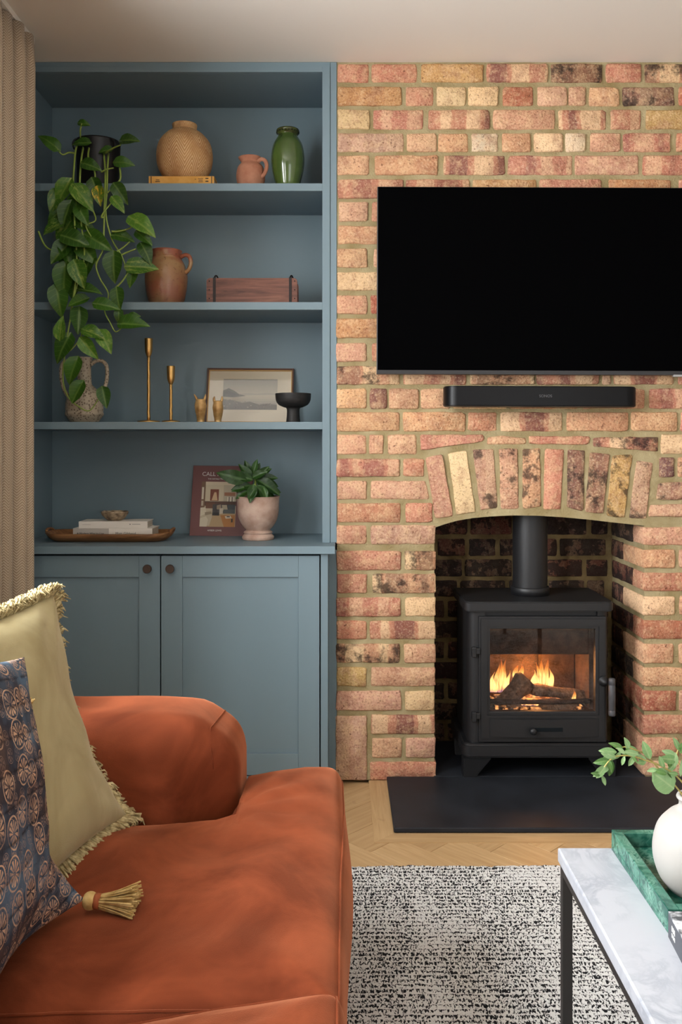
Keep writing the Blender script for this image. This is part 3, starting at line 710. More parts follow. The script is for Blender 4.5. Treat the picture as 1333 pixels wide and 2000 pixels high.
CF = 2.905                                            # face of the cupboard doors
cab = thing('base_cupboard', 'blue-grey two-door shaker cupboard built in under the alcove shelves', 'cupboard', (-0.57, 3.1, 0.0))
ZD0, ZD1 = Z(1514, CF), Z(1085.5, CF)
WB = WT - 0.026
tag(MB().box((LX + 0.001, 2.885, WB), (X(655, 2.885), UB, WT), 0.0015).build('worktop', M['paint'], origin=(-0.57, 3.1, WB)), 'blue-grey painted worktop capping the two-door cupboard', 'worktop')
XS = [X(-2, CF), X(312.6, CF), X(315, CF), X(624.3, CF)]
MB().box((LX + 0.002, CF + 0.024, 0.03), (X(641, CF), UB, WB)).build('carcass', M['gap'], cab)
MB().box((X(626.8, CF), CF, 0.0), (X(641, CF), CF + 0.03, WB), 0.0008).build('stile', M['paint'], cab)
MB().box((X(641, CF) - 0.02, CF + 0.0295, 0.0), (X(641, CF) + 0.0005, UB, WB)).build('side_panel', M['paint'], cab)
MB().box((X(641, CF) + 0.001, 3.004, 0.0), (BRX - 0.001, 3.03, WB)).build('filler_panel', M['paint'], cab)
MB().box((LX + 0.002, CF, 0.0), (X(626.4, CF), CF + 0.022, ZD0 - 0.004), 0.0008).build('plinth', M['paint'], cab)
for side in (0, 1):
    x0, x1 = (XS[0], XS[1]) if side == 0 else (XS[2], XS[3])
    x0 = max(x0, LX + 0.004)
    sw = 41 * CF / F; rw = 42 * CF / F
    d = MB().box((x0 + sw - 0.004, CF + 0.009, ZD0 + rw - 0.004), (x1 - sw + 0.004, CF + 0.018, ZD1 - rw + 0.004)).build('door', M['paint'], cab)
    MB().box((x0, CF, ZD0), (x0 + sw, CF + 0.022, ZD1), 0.001).build('door_stile', M['paint'], d)
    MB().box((x1 - sw, CF, ZD0), (x1, CF + 0.022, ZD1), 0.001).build('door_stile', M['paint'], d)
    MB().box((x0 + sw + 0.0003, CF + 0.0004, ZD1 - rw), (x1 - sw - 0.0003, CF + 0.022, ZD1), 0.001).build('door_rail', M['paint'], d)
    MB().box((x0 + sw + 0.0003, CF + 0.0004, ZD0), (x1 - sw - 0.0003, CF + 0.022, ZD0 + rw), 0.001).build('door_rail', M['paint'], d)
    kx = X(290.5 if side == 0 else 334.5, CF); kz = Z(1109.5, CF)
    kn = MB().lathe([(0, 0), (0.006, 0), (0.006, 0.014), (0.0135, 0.016), (0.0145, 0.018), (0.0145, 0.026), (0.0135, 0.0275), (0, 0.0275)], 28)
    kn.xf(Matrix.Translation((kx, CF, kz)) @ Matrix.Rotation(PI / 2, 4, 'X'))
    autosmooth(kn.build('knob', M['bronze'], d))['label'] = 'round bronze knob'

# ================================================================ television and sound bar
TY = 2.935
tv = thing('television', 'large black flat-screen television mounted on the brick wall', 'television', (0.67, TY, 1.40))
tx0, tx1, tz0, tz1 = X(737, TY), X(1367, TY), Z(731.5, TY), Z(365, TY)
rot = Matrix.Translation(((tx0 + tx1) / 2, TY, (tz0 + tz1) / 2)) @ Matrix.Rotation(R(0.22), 4, 'Y') @ Matrix.Translation((-(tx0 + tx1) / 2, -TY, -(tz0 + tz1) / 2))
bh = 8 * TY / F
MB().box((tx0, TY + 0.003, tz0), (tx1, TY + 0.032, tz1), 0.002).xf(rot).build('back_shell', M['bezel'], tv)
MB().box((tx0 + 0.0025, TY, tz0 + bh), (tx1 - 0.0025, TY + 0.004, tz1 - 0.0025), 0.0004).xf(rot).build('screen', M['screen'], tv)
MB().box((tx0, TY - 0.001, tz0), (tx1, TY + 0.004, tz0 + bh - 0.0003), 0.0005).xf(rot).build('bottom_bezel', M['bezel'], tv)
MB().box((X(1316, TY), TY - 0.002, tz0 - 0.008), (X(1356, TY), TY + 0.012, tz0 - 0.0002), 0.001).build('badge', M['silver'], tv)
MB().box((0.45, TY + 0.031, 1.55), (0.9, BY + 0.004, 1.9)).build('wall_bracket', M['gap'], tv)
SY = 2.895
sb = thing('sound_bar', 'slim black sound bar fixed to the brick wall below the television', 'sound bar', (0.67, SY + 0.05, Z(793, SY)))
sx0, sx1, sz0, sz1 = X(870, SY), X(1250, SY), Z(793.5, SY), Z(754, SY)
rr = 0.045; ol = []
for cx_, cy_, a0_, a1_ in ((sx1 - rr, SY + rr, -90, 0), (sx1 - rr, SY + 0.1 - rr, 0, 90), (sx0 + rr, SY + 0.1 - rr, 90, 180), (sx0 + rr, SY + rr, 180, 270)):
    for q in range(9):
        a = R(a0_ + (a1_ - a0_) * q / 8); ol.append((cx_ + rr * math.cos(a), cy_ + rr * math.sin(a)))
rot2 = Matrix.Translation(((sx0 + sx1) / 2, SY, sz0)) @ Matrix.Rotation(R(0.25), 4, 'Y') @ Matrix.Translation((-(sx0 + sx1) / 2, -SY, -sz0))
bm = bmesh.new(); vs = [bm.verts.new((a, b, sz0)) for a, b in ol]; f = bm.faces.new(vs)
ex = bmesh.ops.extrude_face_region(bm, geom=[f]); 
for v in ex['geom']:
    if isinstance(v, bmesh.types.BMVert): v.co.z = sz1
bmesh.ops.bevel(bm, geom=[e for e in bm.edges if abs(e.verts[0].co.z - e.verts[1].co.z) < 1e-6], offset=0.003, segments=3, affect='EDGES')
bmesh.ops.recalc_face_normals(bm, faces=bm.faces[:])
autosmooth(MB().bm(bm, True).xf(rot2).build('grille_body', M['bar'], sb), 35)
MB().box(((sx0 + sx1) / 2 - 0.15, SY + 0.09, sz0 + 0.01), ((sx0 + sx1) / 2 + 0.15, BY + 0.004, sz1 - 0.01)).build('wall_bracket', M['gap'], sb)

def text_mesh(body, size, mat, name, parent, mtx, extr=0.0002, fit=None, shear=0.0):
    cu = bpy.data.curves.new(name, 'FONT'); cu.body = body; cu.size = size; cu.align_x = 'CENTER'; cu.align_y = 'CENTER'; cu.extrude = extr; cu.shear = shear
    cu.resolution_u = 3
    ob = bpy.data.objects.new(name, cu); COL.objects.link(ob)
    dg = bpy.context.evaluated_depsgraph_get(); me = bpy.data.meshes.new_from_object(ob.evaluated_get(dg)); bpy.data.objects.remove(ob)
    xs = [v.co.x for v in me.vertices]; 
    if fit and xs:
        k = fit / (max(xs) - min(xs)); me.transform(Matrix.Diagonal((k, k, 1, 1)))
    me.transform(mtx); me.transform(Matrix.Translation(-Vector(parent.matrix_world.translation)))
    me.materials.clear(); me.materials.append(M[mat])
    o2 = bpy.data.objects.new(name, me); COL.objects.link(o2); o2.parent = parent; return o2
FACE = Matrix.Rotation(PI / 2, 4, 'X')                 # text standing up, facing the camera
text_mesh('SONOS', 0.012, 'logo', 'logo_lettering', sb, Matrix.Translation((X(1066.5, SY), SY - 0.0003, Z(773, SY))) @ Matrix.Rotation(PI, 4, 'Y') @ FACE, fit=25 * SY / F)

# ================================================================ stove
ST = 2.985
st = thing('wood_stove', 'black cast-iron wood-burning stove with a glass door in the brick fireplace', 'stove', (0.683, 3.1, HZ))
def sx(px): return X(px, ST)
def sz(py): return Z(py, ST)
cxs = 0.683
def chamf(x0, x1, y0, y1, r, n=5):
    out = []
    for a, b, q in ((x1 - r, y0 + r, -90), (x1, y1, None), (x0, y1, None), (x0 + r, y0 + r, 180)):
        if q is None: out.append((a, b))
        else: out += [(a + r * math.cos(R(q + 90 * i / n)), b + r * math.sin(R(q + 90 * i / n))) for i in range(n + 1)]
    return out
bx0, bx1 = sx(915), sx(1191); bz0_, bz1_ = sz(1450), sz(1194); BK = 3.27
# plates
def plate(name, x0, x1, y0, y1, z0, z1, r, bev=0.004, parent=st, mat='iron'):
    bm = bmesh.new(); vs = [bm.verts.new((a, b, z0)) for a, b in chamf(x0, x1, y0, y1, r)]; f = bm.faces.new(vs)
    ex = bmesh.ops.extrude_face_region(bm, geom=[f])
    for v in ex['geom']:
        if isinstance(v, bmesh.types.BMVert): v.co.z = z1
    bmesh.ops.bevel(bm, geom=[e for e in bm.edges if abs(e.verts[0].co.z - e.verts[1].co.z) < 1e-6], offset=bev, segments=3, affect='EDGES')
    bmesh.ops.recalc_face_normals(bm, faces=bm.faces[:])
    return autosmooth(MB().bm(bm, True).build(name, M[mat], parent), 40)
plate('top_plate', sx(907), sx(1198), 2.966, 3.275, sz(1193), sz(1174), 0.022)
plate('base_plate', sx(903), sx(1197), 2.968, 3.275, sz(1478), sz(1450), 0.03, 0.008)
# hollow body: side columns, sides, back, floor, ceiling
def column(x0, x1, left):
    r = 0.03
    ol = [(x0 + r, ST), (x1, ST), (x1, ST + 0.05), (x0, ST + 0.05)] if left else [(x0, ST), (x1 - r, ST), (x1, ST + 0.05), (x0, ST + 0.05)]
    ol = []
    if left:
        ol = [(x0 + r + r * math.cos(R(a)), ST + r + r * math.sin(R(a))) for a in (180, 200, 220, 240, 255, 270)] + [(x1, ST), (x1, ST + 0.05), (x0, ST + 0.05)]
    else:
        ol = [(x0, ST)] + [(x1 - r + r * math.cos(R(a)), ST + r + r * math.sin(R(a))) for a in (270, 285, 300, 320, 340, 360)] + [(x1, ST + 0.05), (x0, ST + 0.05)]
    return autosmooth(MB().prism(ol, bz0_, bz1_, 'xy').build('corner_column', M['iron'], st), 40)
column(bx0, sx(948), True); column(sx(1168), bx1, False)
MB().box((bx0, ST + 0.05, bz0_), (bx0 + 0.012, BK, bz1_)).build('side_plate', M['iron'], st)
MB().box((bx1 - 0.012, ST + 0.05, bz0_), (bx1, BK, bz1_)).build('side_plate', M['iron'], st)
MB().box((bx0 + 0.012, BK - 0.012, bz0_), (bx1 - 0.012, BK, bz1_)).build('back_plate', M['iron_in'], st)
MB().box((sx(948) - 0.004, ST + 0.012, bz0_), (sx(1168) + 0.004, ST + 0.05, sz(1402))).build('lower_front', M['iron'], st)
MB().box((sx(948) - 0.004, ST + 0.012, sz(1218)), (sx(1168) + 0.004, ST + 0.05, bz1_)).build('upper_front', M['iron'], st)
# firebrick lining and baffle seen through the glass
MB().box((bx0 + 0.014, ST + 0.052, sz(1400)), (bx1 - 0.014, BK - 0.014, sz(1396))).build('grate_floor', M['iron_in'], st)
MB().box((bx0 + 0.014, 3.06, sz(1288)), (bx1 - 0.045, 3.075, sz(1196))).build('baffle', M['iron_in'], st)
MB().box((bx1 - 0.05, 3.055, sz(1396)), (bx1 - 0.013, BK - 0.013, sz(1200))).build('lining', M['iron_in'], st)
MB().box((sx(1085), BK - 0.035, sz(1396)), (sx(1160), BK - 0.0125, sz(1288))).build('lining', M['iron_in'], st)
# door
DY = ST - 0.014
door = MB()
dx0, dx1, dz0, dz1 = sx(935), sx(1183), sz(1448), sz(1203)
gx0, gx1, gz0, gz1 = sx(957), sx(1162), sz(1388), sz(1227)
def ring(mb, o_, i_, y0, y1):
    (a0, a1, b0, b1), (c0, c1, d0, d1) = o_, i_
    O = [(a0, b0), (a1, b0), (a1, b1), (a0, b1)]; I = [(c0, d0), (c1, d0), (c1, d1), (c0, d1)]
    vs = [(p[0], y0, p[1]) for p in O] + [(p[0], y0, p[1]) for p in I] + [(p[0], y1, p[1]) for p in O] + [(p[0], y1, p[1]) for p in I]; fs = []
    for i in range(4):
        j = (i + 1) % 4
        fs += [(i, j, 4 + j, 4 + i), (8 + j, 8 + i, 12 + i, 12 + j), (j, i, 8 + i, 8 + j), (4 + i, 4 + j, 12 + j, 12 + i)]
    return mb.add(vs, fs)
ring(door, (dx0, dx1, dz0, dz1), (gx0, gx1, gz0, gz1), DY + 0.004, ST + 0.011)
dr = door.build('door', M['iron'], st)
b_ = dr.modifiers.new('soft_edges', 'BEVEL'); b_.width = 0.002; b_.segments = 2; b_.limit_method = 'ANGLE'
ring(MB(), (dx0 + 0.007, dx1 - 0.007, sz(1440), dz1 - 0.008), (sx(951), sx(1169), sz(1395), sz(1222)), DY, DY + 0.0045).build('door_moulding', M['iron'], dr)
MB().box((gx0 - 0.004, DY + 0.012, gz0 - 0.004), (gx1 + 0.004, DY + 0.016, gz1 + 0.004)).build('glass', M['stove_glass'], dr)['label'] = 'clear stove glass'
# lower air panel, curved out slightly
n = 13; pts = []
for i in range(n):
    u = i / (n - 1); x = sx(955) + (sx(1168) - sx(955)) * u; bow = 0.010 * (1 - (2 * u - 1) ** 2)
    pts.append((x, DY - 0.001 - bow))
pl = pts + [(sx(1168), DY + 0.006), (sx(955), DY + 0.006)]
autosmooth(MB().prism(pl, sz(1436), sz(1401), 'xy').build('air_panel', M['iron'], dr), 30)
MB().box((sx(1036), DY - 0.0125, sz(1424.5)), (sx(1096), DY - 0.0105, sz(1417)), 0.0006).build('air_slot', M['gap'], dr)
kb = MB().lathe([(0, 0), (0.006, 0), (0.006, 0.012), (0.011, 0.016), (0.0125, 0.021), (0.010, 0.027), (0, 0.029)], 20)
kb.xf(Matrix.Translation((sx(1037), DY - 0.0105, sz(1421))) @ Matrix.Rotation(PI / 2, 4, 'X')).build('air_knob', M['iron'], dr)
for py in (1270, 1396):
    hg = MB().box((sx(921), DY - 0.004, sz(py + 6)), (sx(938), DY + 0.014, sz(py - 6)), 0.003).box((sx(921), DY - 0.006, sz(py + 12)), (sx(930), DY + 0.010, sz(py - 8)), 0.003)
    hg.build('hinge', M['iron'], dr)
hd = MB().lathe([(0, 0), (0.018, 0), (0.018, 0.005), (0.011, 0.007), (0.009, 0.022), (0, 0.024)], 24).xf(Matrix.Translation((sx(1177), DY, sz(1328))) @ Matrix.Rotation(PI / 2, 4, 'X'))
hd.build('handle_boss', M['iron'], dr)
hn = MB().lathe([(0, 0), (0.0105, 0.0005), (0.0115, 0.003), (0.0115, 0.018), (0.0105, 0.019), (0.0112, 0.02), (0.0118, 0.07), (0.0112, 0.104), (0.0105, 0.105), (0.0112, 0.106), (0.011, 0.124), (0.009, 0.127), (0, 0.128)], 20)
hn.xf(Matrix.Translation((sx(1189), DY - 0.026, sz(1391)))).build('handle', M['rubber'], dr)
# legs
for s in (-1, 1):
    xa = sx(905) if s < 0 else 2 * cxs - sx(905)
    for yb, fy in ((2.975, 2.985), (3.22, 3.20)):
        top = [(xa, yb), (xa - s * 0.098, yb), (xa - s * 0.098, yb + 0.05), (xa, yb + 0.05)]
        bot = [(xa - s * 0.0, fy), (xa - s * 0.05, fy), (xa - s * 0.05, fy + 0.045), (xa - s * 0.0, fy + 0.045)]
        bm = bmesh.new()
        v1 = [bm.verts.new((a, b, sz(1479))) for a, b in top]; v2 = [bm.verts.new((a, b, HZ + 0.006)) for a, b in bot]; v3 = [bm.verts.new((a, b, HZ)) for a, b in bot]
        for va, vb in ((v1, v2), (v2, v3)):
            for i in range(4): bm.faces.new((va[i], va[(i + 1) % 4], vb[(i + 1) % 4], vb[i]))
        bm.faces.new(v1[::-1]); bm.faces.new(v3)
        bmesh.ops.recalc_face_normals(bm, faces=bm.faces[:])
        bmesh.ops.bevel(bm, geom=bm.edges[:], offset=0.003, segments=2, affect='EDGES')
        autosmooth(MB().bm(bm).build('leg', M['iron'], st), 40)
FYc = 3.135
fr = 33.5 * FYc / F
fl = MB().lathe([(fr, 0), (fr, 0.75)], 48, (0.683, FYc, sz(1174))).build('flue_pipe', M['iron'], st)
MB().lathe([(fr + 0.0005, 0.0), (fr + 0.007, 0.0), (fr + 0.007, 0.026), (fr + 0.004, 0.029), (fr + 0.0005, 0.029)], 48, (0.683, FYc, sz(1174))).build('flue_collar', M['iron'], fl)

# logs, grate bar, flames
def log(name, a, b, r, label, seed, sq=0.8):
    a, b = Vector(a), Vector(b); t = (b - a).normalized(); up = Vector((0, -1, 0.3)); up = (up - t * up.dot(t)).normalized(); w = t.cross(up)
    pts = []
    for i in range(13):
        u = i / 12; p = a.lerp(b, u); row = []
        e = r * (0.92 + 0.12 * math.sin(u * 7 + seed)) * (0.78 if i in (0, 12) else 1)
        for j in range(14):
            q = 2 * PI * j / 14; k = e * (1 + 0.16 * nz((math.cos(q) * 1.2, math.sin(q) * 1.2, u * 3), 1.4, seed))
            row.append(p + (up * math.cos(q) + w * math.sin(q) * sq) * k)
        row.append(row[0]); pts.append(row)
    mb = MB().grid(pts)
    mb.add(pts[0][:-1], [tuple(range(14))]).add(pts[-1][:-1], [tuple(range(13, -1, -1))])
    return tag(mb.build(name, M['log'], origin=tuple((a + b) / 2)), label, 'log', 'logs in the stove')
ly = 3.10
zf = sz(1396)
log('fire_log', (X(962, ly), ly, Z(1398, ly)), (X(1030, ly + 0.02), ly + 0.02, Z(1328, ly)), 0.048, 'thick charred log leaning upright at the left of the fire', 1)
log('fire_log', (X(1040, ly), ly - 0.01, Z(1345, ly)), (X(1150, ly), ly + 0.03, Z(1365, ly)), 0.029, 'split pale-ended log lying on top at the right of the fire', 2)
log('fire_log', (X(985, ly), ly - 0.03, Z(1372, ly)), (X(1125, ly), ly - 0.03, Z(1374, ly)), 0.03, 'low charred log lying flat across the bottom of the fire', 3)
MB_ = MB().tube([(sx(957), 3.045, sz(1379)), (sx(1000), 3.04, sz(1380)), (sx(1080), 3.04, sz(1380)), (sx(1162), 3.045, sz(1379))], 0.0085, 10).build('front_bar', M['iron_in'], st)
tag(MB().box((sx(975), 3.045, sz(1396)), (sx(1150), 3.2, sz(1391))).build('ember_bed', M['ember'], origin=(0.683, 3.12, sz(1396))), 'glowing embers beneath the logs in the stove', 'embers')
def flame(px, py0, py1, wpx, d, label, lean=0.0, tongues=3, seed=0):
    rnd = random.Random(seed); mb = MB(); H = (py0 - py1) * d / F; Wd = wpx * d / F
    for k in range(tongues):
        u = (k + 0.5) / tongues - 0.5; x0 = X(px, d) + u * Wd * 0.8; hh_ = H * (1 - 1.1 * abs(u) ** 1.3) * rnd.uniform(0.8, 1.0)
        if abs(u) < 0.2: hh_ = H
        wr = Wd / tongues * 0.62; pts = []
        for i in range(12):
            v = i / 11; rr_ = wr * (math.sin(PI * min(1, v * 0.85 + 0.18)) ** 0.9) * (1 - v) ** 0.35 if v < 1 else 0.0003
            cx_ = x0 + lean * hh_ * v ** 1.5 + 0.006 * math.sin(v * 6 + k * 2 + seed) * v
            pts.append([Vector((cx_ + rr_ * math.cos(2 * PI * j / 10), d + rr_ * 0.55 * math.sin(2 * PI * j / 10), Z(py0, d) + hh_ * v)) for j in range(11)])
        mb.grid(pts)
    return tag(mb.build('flame', M['flame'], origin=(X(px, d), d, Z(py0, d))), label, 'flame', 'flames in the stove')
flame(976, 1352, 1280, 46, 3.17, 'broad orange flame at the left edge behind the leaning log', 0.1, 5, 1)
flame(1012, 1330, 1286, 22, 3.18, 'small orange flame tip above the leaning log', 0.1, 2, 2)
flame(1060, 1345, 1280, 52, 3.17, 'tallest bright flame at the middle behind the split log', 0.0, 5, 3)
flame(1122, 1375, 1344, 8, 3.06, 'thin single flame tongue at the right front of the fire', -0.05, 1, 4)
flame(1036, 1378, 1356, 40, 3.042, 'low soft flame licking the front of the bottom log', 0.0, 3, 5)
flame(1030, 1394, 1384, 96, 3.03, 'row of low bluish flames under the front bar', 0.0, 9, 6)
flame(1122, 1394, 1384, 22, 3.03, 'small bluish flames low at the right under the front bar', 0.0, 3, 7)
fl_ = bpy.data.lights.new('fire_glow', 'POINT'); fl_.energy = 4.5; fl_.color = (1.0, 0.45, 0.14); fl_.shadow_soft_size = 0.05
fo = bpy.data.objects.new('fire_glow', fl_); COL.objects.link(fo); fo.location = (X(1040, 3.14), 3.15, Z(1310, 3.14))

# ================================================================ things on the shelves
S1, S2, S3 = SZ[0][0], SZ[1][0], SZ[2][0]
def smooth_prof(pr, n=5):
    pts = smooth_path([Vector((r, 0, z)) for r, z in pr], n)
    return [(max(0.0, p.x), p.z) for p in pts]
def vessel(name, label, cat, px, d, zb, prof, mat, inner=None, seg=48, group=None):
    """turned vessel: outer profile (r,z), then a wall going down inside"""
    c = (X(px, d), d, zb)
    r1, z1 = prof[-1]; th = inner or 0.004
    pr = [(0, 0)] + prof + [(r1 - th, z1)] + [(max(0.001, r - th), z) for r, z in prof[::-1] if z > prof[0][1] + 0.006] + [(0, prof[0][1] + 0.006)]
    return c, MB().lathe(pr, seg, c)

# orange book with the carved round vase on it
bd = 3.025
bk = thing('cloth_book', 'ochre cloth-bound book lying under the round carved vase', 'book', (X(354, bd), 3.11, S1))
bx0, bx1 = X(290.5, bd), X(418.5, bd); bh = 0.0325
MB().box((bx0, bd, S1), (bx1, bd + 0.003, S1 + bh), 0.001).build('spine', M['ochrebook'], bk)
MB().box((bx0, bd + 0.0025, S1), (bx1, bd + 0.17, S1 + 0.003)).build('cover', M['ochrebook'], bk)
MB().box((bx0, bd + 0.0025, S1 + bh - 0.003), (bx1, bd + 0.17, S1 + bh)).build('cover', M['ochrebook'], bk)
MB().box((bx0 + 0.004, bd + 0.003, S1 + 0.003), (bx1 - 0.004, bd + 0.165, S1 + bh - 0.003)).build('pages', M['pages'], bk)
for px in (295.5, 413.5): MB().box((X(px, bd) - 0.0012, bd - 0.0004, S1 + 0.001), (X(px, bd) + 0.0012, bd + 0.001, S1 + bh - 0.001)).build('spine_band', M['ink'], bk)
for px, py, w, h_ in ((308, 354.5, 9, 1.5), (308, 351.5, 7, 1), (392, 349, 10, 1), (392, 352, 8, 1), (392, 355, 9, 1), (404.5, 348.5, 6, 2), (404.5, 354, 6, 2), (382, 350, 3, 1)):
    MB().box((X(px - w / 2, bd), bd - 0.0003, Z(py + h_ / 2, bd)), (X(px + w / 2, bd), bd + 0.0005, Z(py - h_ / 2, bd))).build('spine_lettering', M['ink'], bk)
vd = 3.12; k = vd / F
prof = smooth_prof([(0.05, 0.0), (0.072, 0.018), (0.094, 0.055), (0.1005, 0.1), (0.092, 0.145), (0.066, 0.178), (0.046, 0.19), (0.043, 0.198), (0.0445, 0.212), (0.0425, 0.2145)])
c, mb = vessel('', '', '', 361, vd, S1 + bh, prof, None)
tag(mb.build('carved_vase', M['weave'], origin=c), 'round tan carved vase standing on the ochre book', 'vase')
# small terracotta jug
def jug(name, label, px, d, zb, prof, mat, handle, spout=0.0, th=0.004, hr=0.007):
    c = (X(px, d), d, zb); t_ = thing(name, label, 'jug', c)
    _, mb = vessel('', '', '', px, d, zb, prof, None, th)
    if spout:
        top = max(z for r, z in prof)
        for v in mb.v:
            dz = (v.z - zb) / top
            if dz > 0.8 and v.x < c[0]: v.x -= spout * (dz - 0.8) / 0.2 * max(0, (c[0] - v.x) / 0.03) ** 2
    mb.build('body', M[mat], t_)
    MB().tube(smooth_path([Vector((c[0] + a, c[1] + b, zb + z)) for a, b, z in handle], 6), hr, 12).build('handle', M[mat], t_)
    return t_
jug('terracotta_jug', 'small unglazed terracotta jug with a side handle on the top shelf', 490, 3.1, S1,
    smooth_prof([(0.034, 0.0), (0.046, 0.022), (0.0515, 0.055), (0.046, 0.085), (0.034, 0.1), (0.033, 0.107), (0.038, 0.12), (0.0365, 0.122)]), 'terracotta',
    [(0.028, -0.018, 0.102), (0.042, -0.026, 0.108), (0.056, -0.032, 0.098), (0.060, -0.034, 0.078), (0.052, -0.030, 0.055), (0.040, -0.024, 0.045)], 0.004)
# green vase
c = (X(562.5, 3.1), 3.1, S1); gv = thing('green_vase', 'tall glossy green glazed vase at the right of the top shelf', 'vase', c)
_, mb = vessel('', '', '', 562.5, 3.1, S1, smooth_prof([(0.032, 0.0), (0.042, 0.02), (0.056, 0.075), (0.0598, 0.12), (0.053, 0.165), (0.036, 0.196), (0.0325, 0.202)]), None)
mb.build('body', M['green_glaze'], gv)
MB().lathe(smooth_prof([(0.0325, 0.2), (0.0335, 0.204), (0.040, 0.211), (0.0415, 0.2165), (0.039, 0.221), (0.034, 0.221), (0.030, 0.212), (0.030, 0.2)]), 48, c).build('lip', M['green_lip'], gv)
for i in range(22):
    a = 2 * PI * i / 22; p = Vector((c[0] + 0.0395 * math.cos(a), c[1] + 0.0395 * math.sin(a), S1 + 0.2105))
    MB().tube([p, p + Vector((0.0018 * math.cos(a), 0.0018 * math.sin(a), -0.0008))], 0.0024, 6).build('pierced_hole', M['gap'], gv)
# brown salt-glazed jug
jug('stoneware_jug', 'brown salt-glazed stoneware jug with a loop handle on the second shelf', 325, 3.12, S2,
    smooth_prof([(0.052, 0.0), (0.058, 0.006), (0.068, 0.04), (0.0755, 0.09), (0.074, 0.125), (0.064, 0.158), (0.0555, 0.172), (0.0545, 0.178), (0.056, 0.182), (0.0555, 0.198), (0.057, 0.2025), (0.055, 0.2045)]), 'jug',
    [(0.054, -0.01, 0.180), (0.072, -0.016, 0.186), (0.087, -0.02, 0.178), (0.092, -0.021, 0.158), (0.086, -0.02, 0.136), (0.072, -0.014, 0.122)], 0, 0.005, 0.0075)
# wooden brick mould
wd = 3.06
wm = thing('wooden_brick_mould', 'long reddish wooden brick mould box with iron hoops on the second shelf', 'wooden box', (X(493, wd), wd + 0.05, S2))
wx0, wx1, wh = X(403.5, wd), X(581, wd), Z(543, wd) - S2
def slab(mb, x0, x1, y0, y1, z0, z1, r=0.012):
    ol = []
    for a, b, q in ((x1 - r, z0 + r, -90), (x1 - r, z1 - r, 0), (x0 + r, z1 - r, 90), (x0 + r, z0 + r, 180)):
        ol += [(a + r * math.cos(R(q + 30 * i)), b + r * math.sin(R(q + 30 * i))) for i in range(4)]
    return mb.prism(ol, y0, y1)
slab(MB(), wx0, wx1, wd, wd + 0.012, S2 + 0.0, S2 + wh).build('front_board', M['teak'], wm)
slab(MB(), wx0, wx1, wd + 0.088, wd + 0.1, S2 + 0.0, S2 + wh).build('back_board', M['teak'], wm)
MB().box((wx0 + 0.012, wd + 0.012, S2 + 0.002), (wx0 + 0.024, wd + 0.088, S2 + wh - 0.012)).build('end_board', M['teak'], wm)
MB().box((wx1 - 0.024, wd + 0.012, S2 + 0.002), (wx1 - 0.012, wd + 0.088, S2 + wh - 0.012)).build('end_board', M['teak'], wm)
MB().box((wx0 + 0.024, wd + 0.012, S2 + 0.002), (wx1 - 0.024, wd + 0.088, S2 + 0.012)).build('bottom_board', M['teak'], wm)
for px in (419, 567.5):
    x = X(px, wd); w = 0.005
    MB().box((x - w, wd - 0.0016, S2), (x + w, wd - 0.0002, S2 + wh + 0.002)).box((x - w, wd - 0.0016, S2 + wh + 0.0006), (x + w, wd + 0.1016, S2 + wh + 0.002)).box((x - w, wd + 0.1002, S2), (x + w, wd + 0.1016, S2 + wh + 0.002)).build('iron_strap', M['wrought'], wm)
    MB().tube([(x + 0.0045 * math.cos(a) * 0.9 + (0.0 if px < 500 else 0.002), wd + 0.05 + 0.02 * math.cos(a), S2 + wh + 0.002 + 0.016 * math.sin(a)) for a in [PI * i / 10 for i in range(11)]], 0.0028, 8).build('iron_loop', M['wrought'], wm)
for px, py in ((409, 549), (409, 566), (409, 583), (576, 549), (576, 566), (576, 583)):
    MB().tube([(X(px, wd), wd - 0.0012, Z(py, wd)), (X(px, wd), wd + 0.002, Z(py, wd))], 0.0022, 8).build('nail', M['wrought'], wm)

# two-handled speckled vase
c = (X(165, 3.12), 3.12, S3); sv = thing('speckled_vase', 'speckled cream two-handled amphora vase under the trailing pothos', 'vase', c)
_, mb = vessel('', '', '', 165, 3.12, S3, smooth_prof([(0.046, 0.0), (0.05, 0.004), (0.0655, 0.026), (0.0672, 0.034), (0.0655, 0.04), (0.0665, 0.058), (0.064, 0.08), (0.054, 0.108), (0.036, 0.128), (0.0268, 0.138), (0.0255, 0.146), (0.0235, 0.175), (0.0245, 0.21), (0.028, 0.232), (0.027, 0.2355)]), None, 0.0035)
mb.build('body', M['speckle'], sv)
for s in (-1, 1):
    MB().tube(smooth_path([Vector((c[0] + s * a, c[1] - 0.004, S3 + z)) for a, z in ((0.024, 0.208), (0.042, 0.222), (0.064, 0.222), (0.080, 0.206), (0.083, 0.172), (0.077, 0.135), (0.066, 0.108), (0.056, 0.094))], 6), 0.0068, 12).build('handle', M['speckle'], sv)
# candlesticks
def candlestick(px, top, rb, label):
    d = 3.13; c = (X(px, d), d, S3); H = Z(top, d) - S3; t_ = thing('candlestick', label, 'candlestick', c, 'brass candlesticks')
    MB().lathe([(0, 0), (rb, 0), (rb, 0.005), (rb - 0.002, 0.0075), (0.012, 0.010), (0, 0.010)], 40, c).build('base', M['brass'], t_)
    pts = [Vector((c[0] + 0.0012 * nz((i * 0.9, px, 0)), c[1], S3 + 0.005 + (H - 0.065) * i / 14)) for i in range(15)]
    MB().tube(pts, [0.0055 + 0.0012 * nz((i * 0.7, 0, px), 1.3) for i in range(15)], 12).build('stem', M['brass'], t_)
    MB().lathe(smooth_prof([(0.0048, H - 0.068), (0.0095, H - 0.058), (0.0132, H - 0.044), (0.0142, H - 0.02), (0.0148, H)]) + [(0.0125, H), (0.0118, H - 0.02), (0, H - 0.03)], 14, c).build('cup', M['brass'], t_)
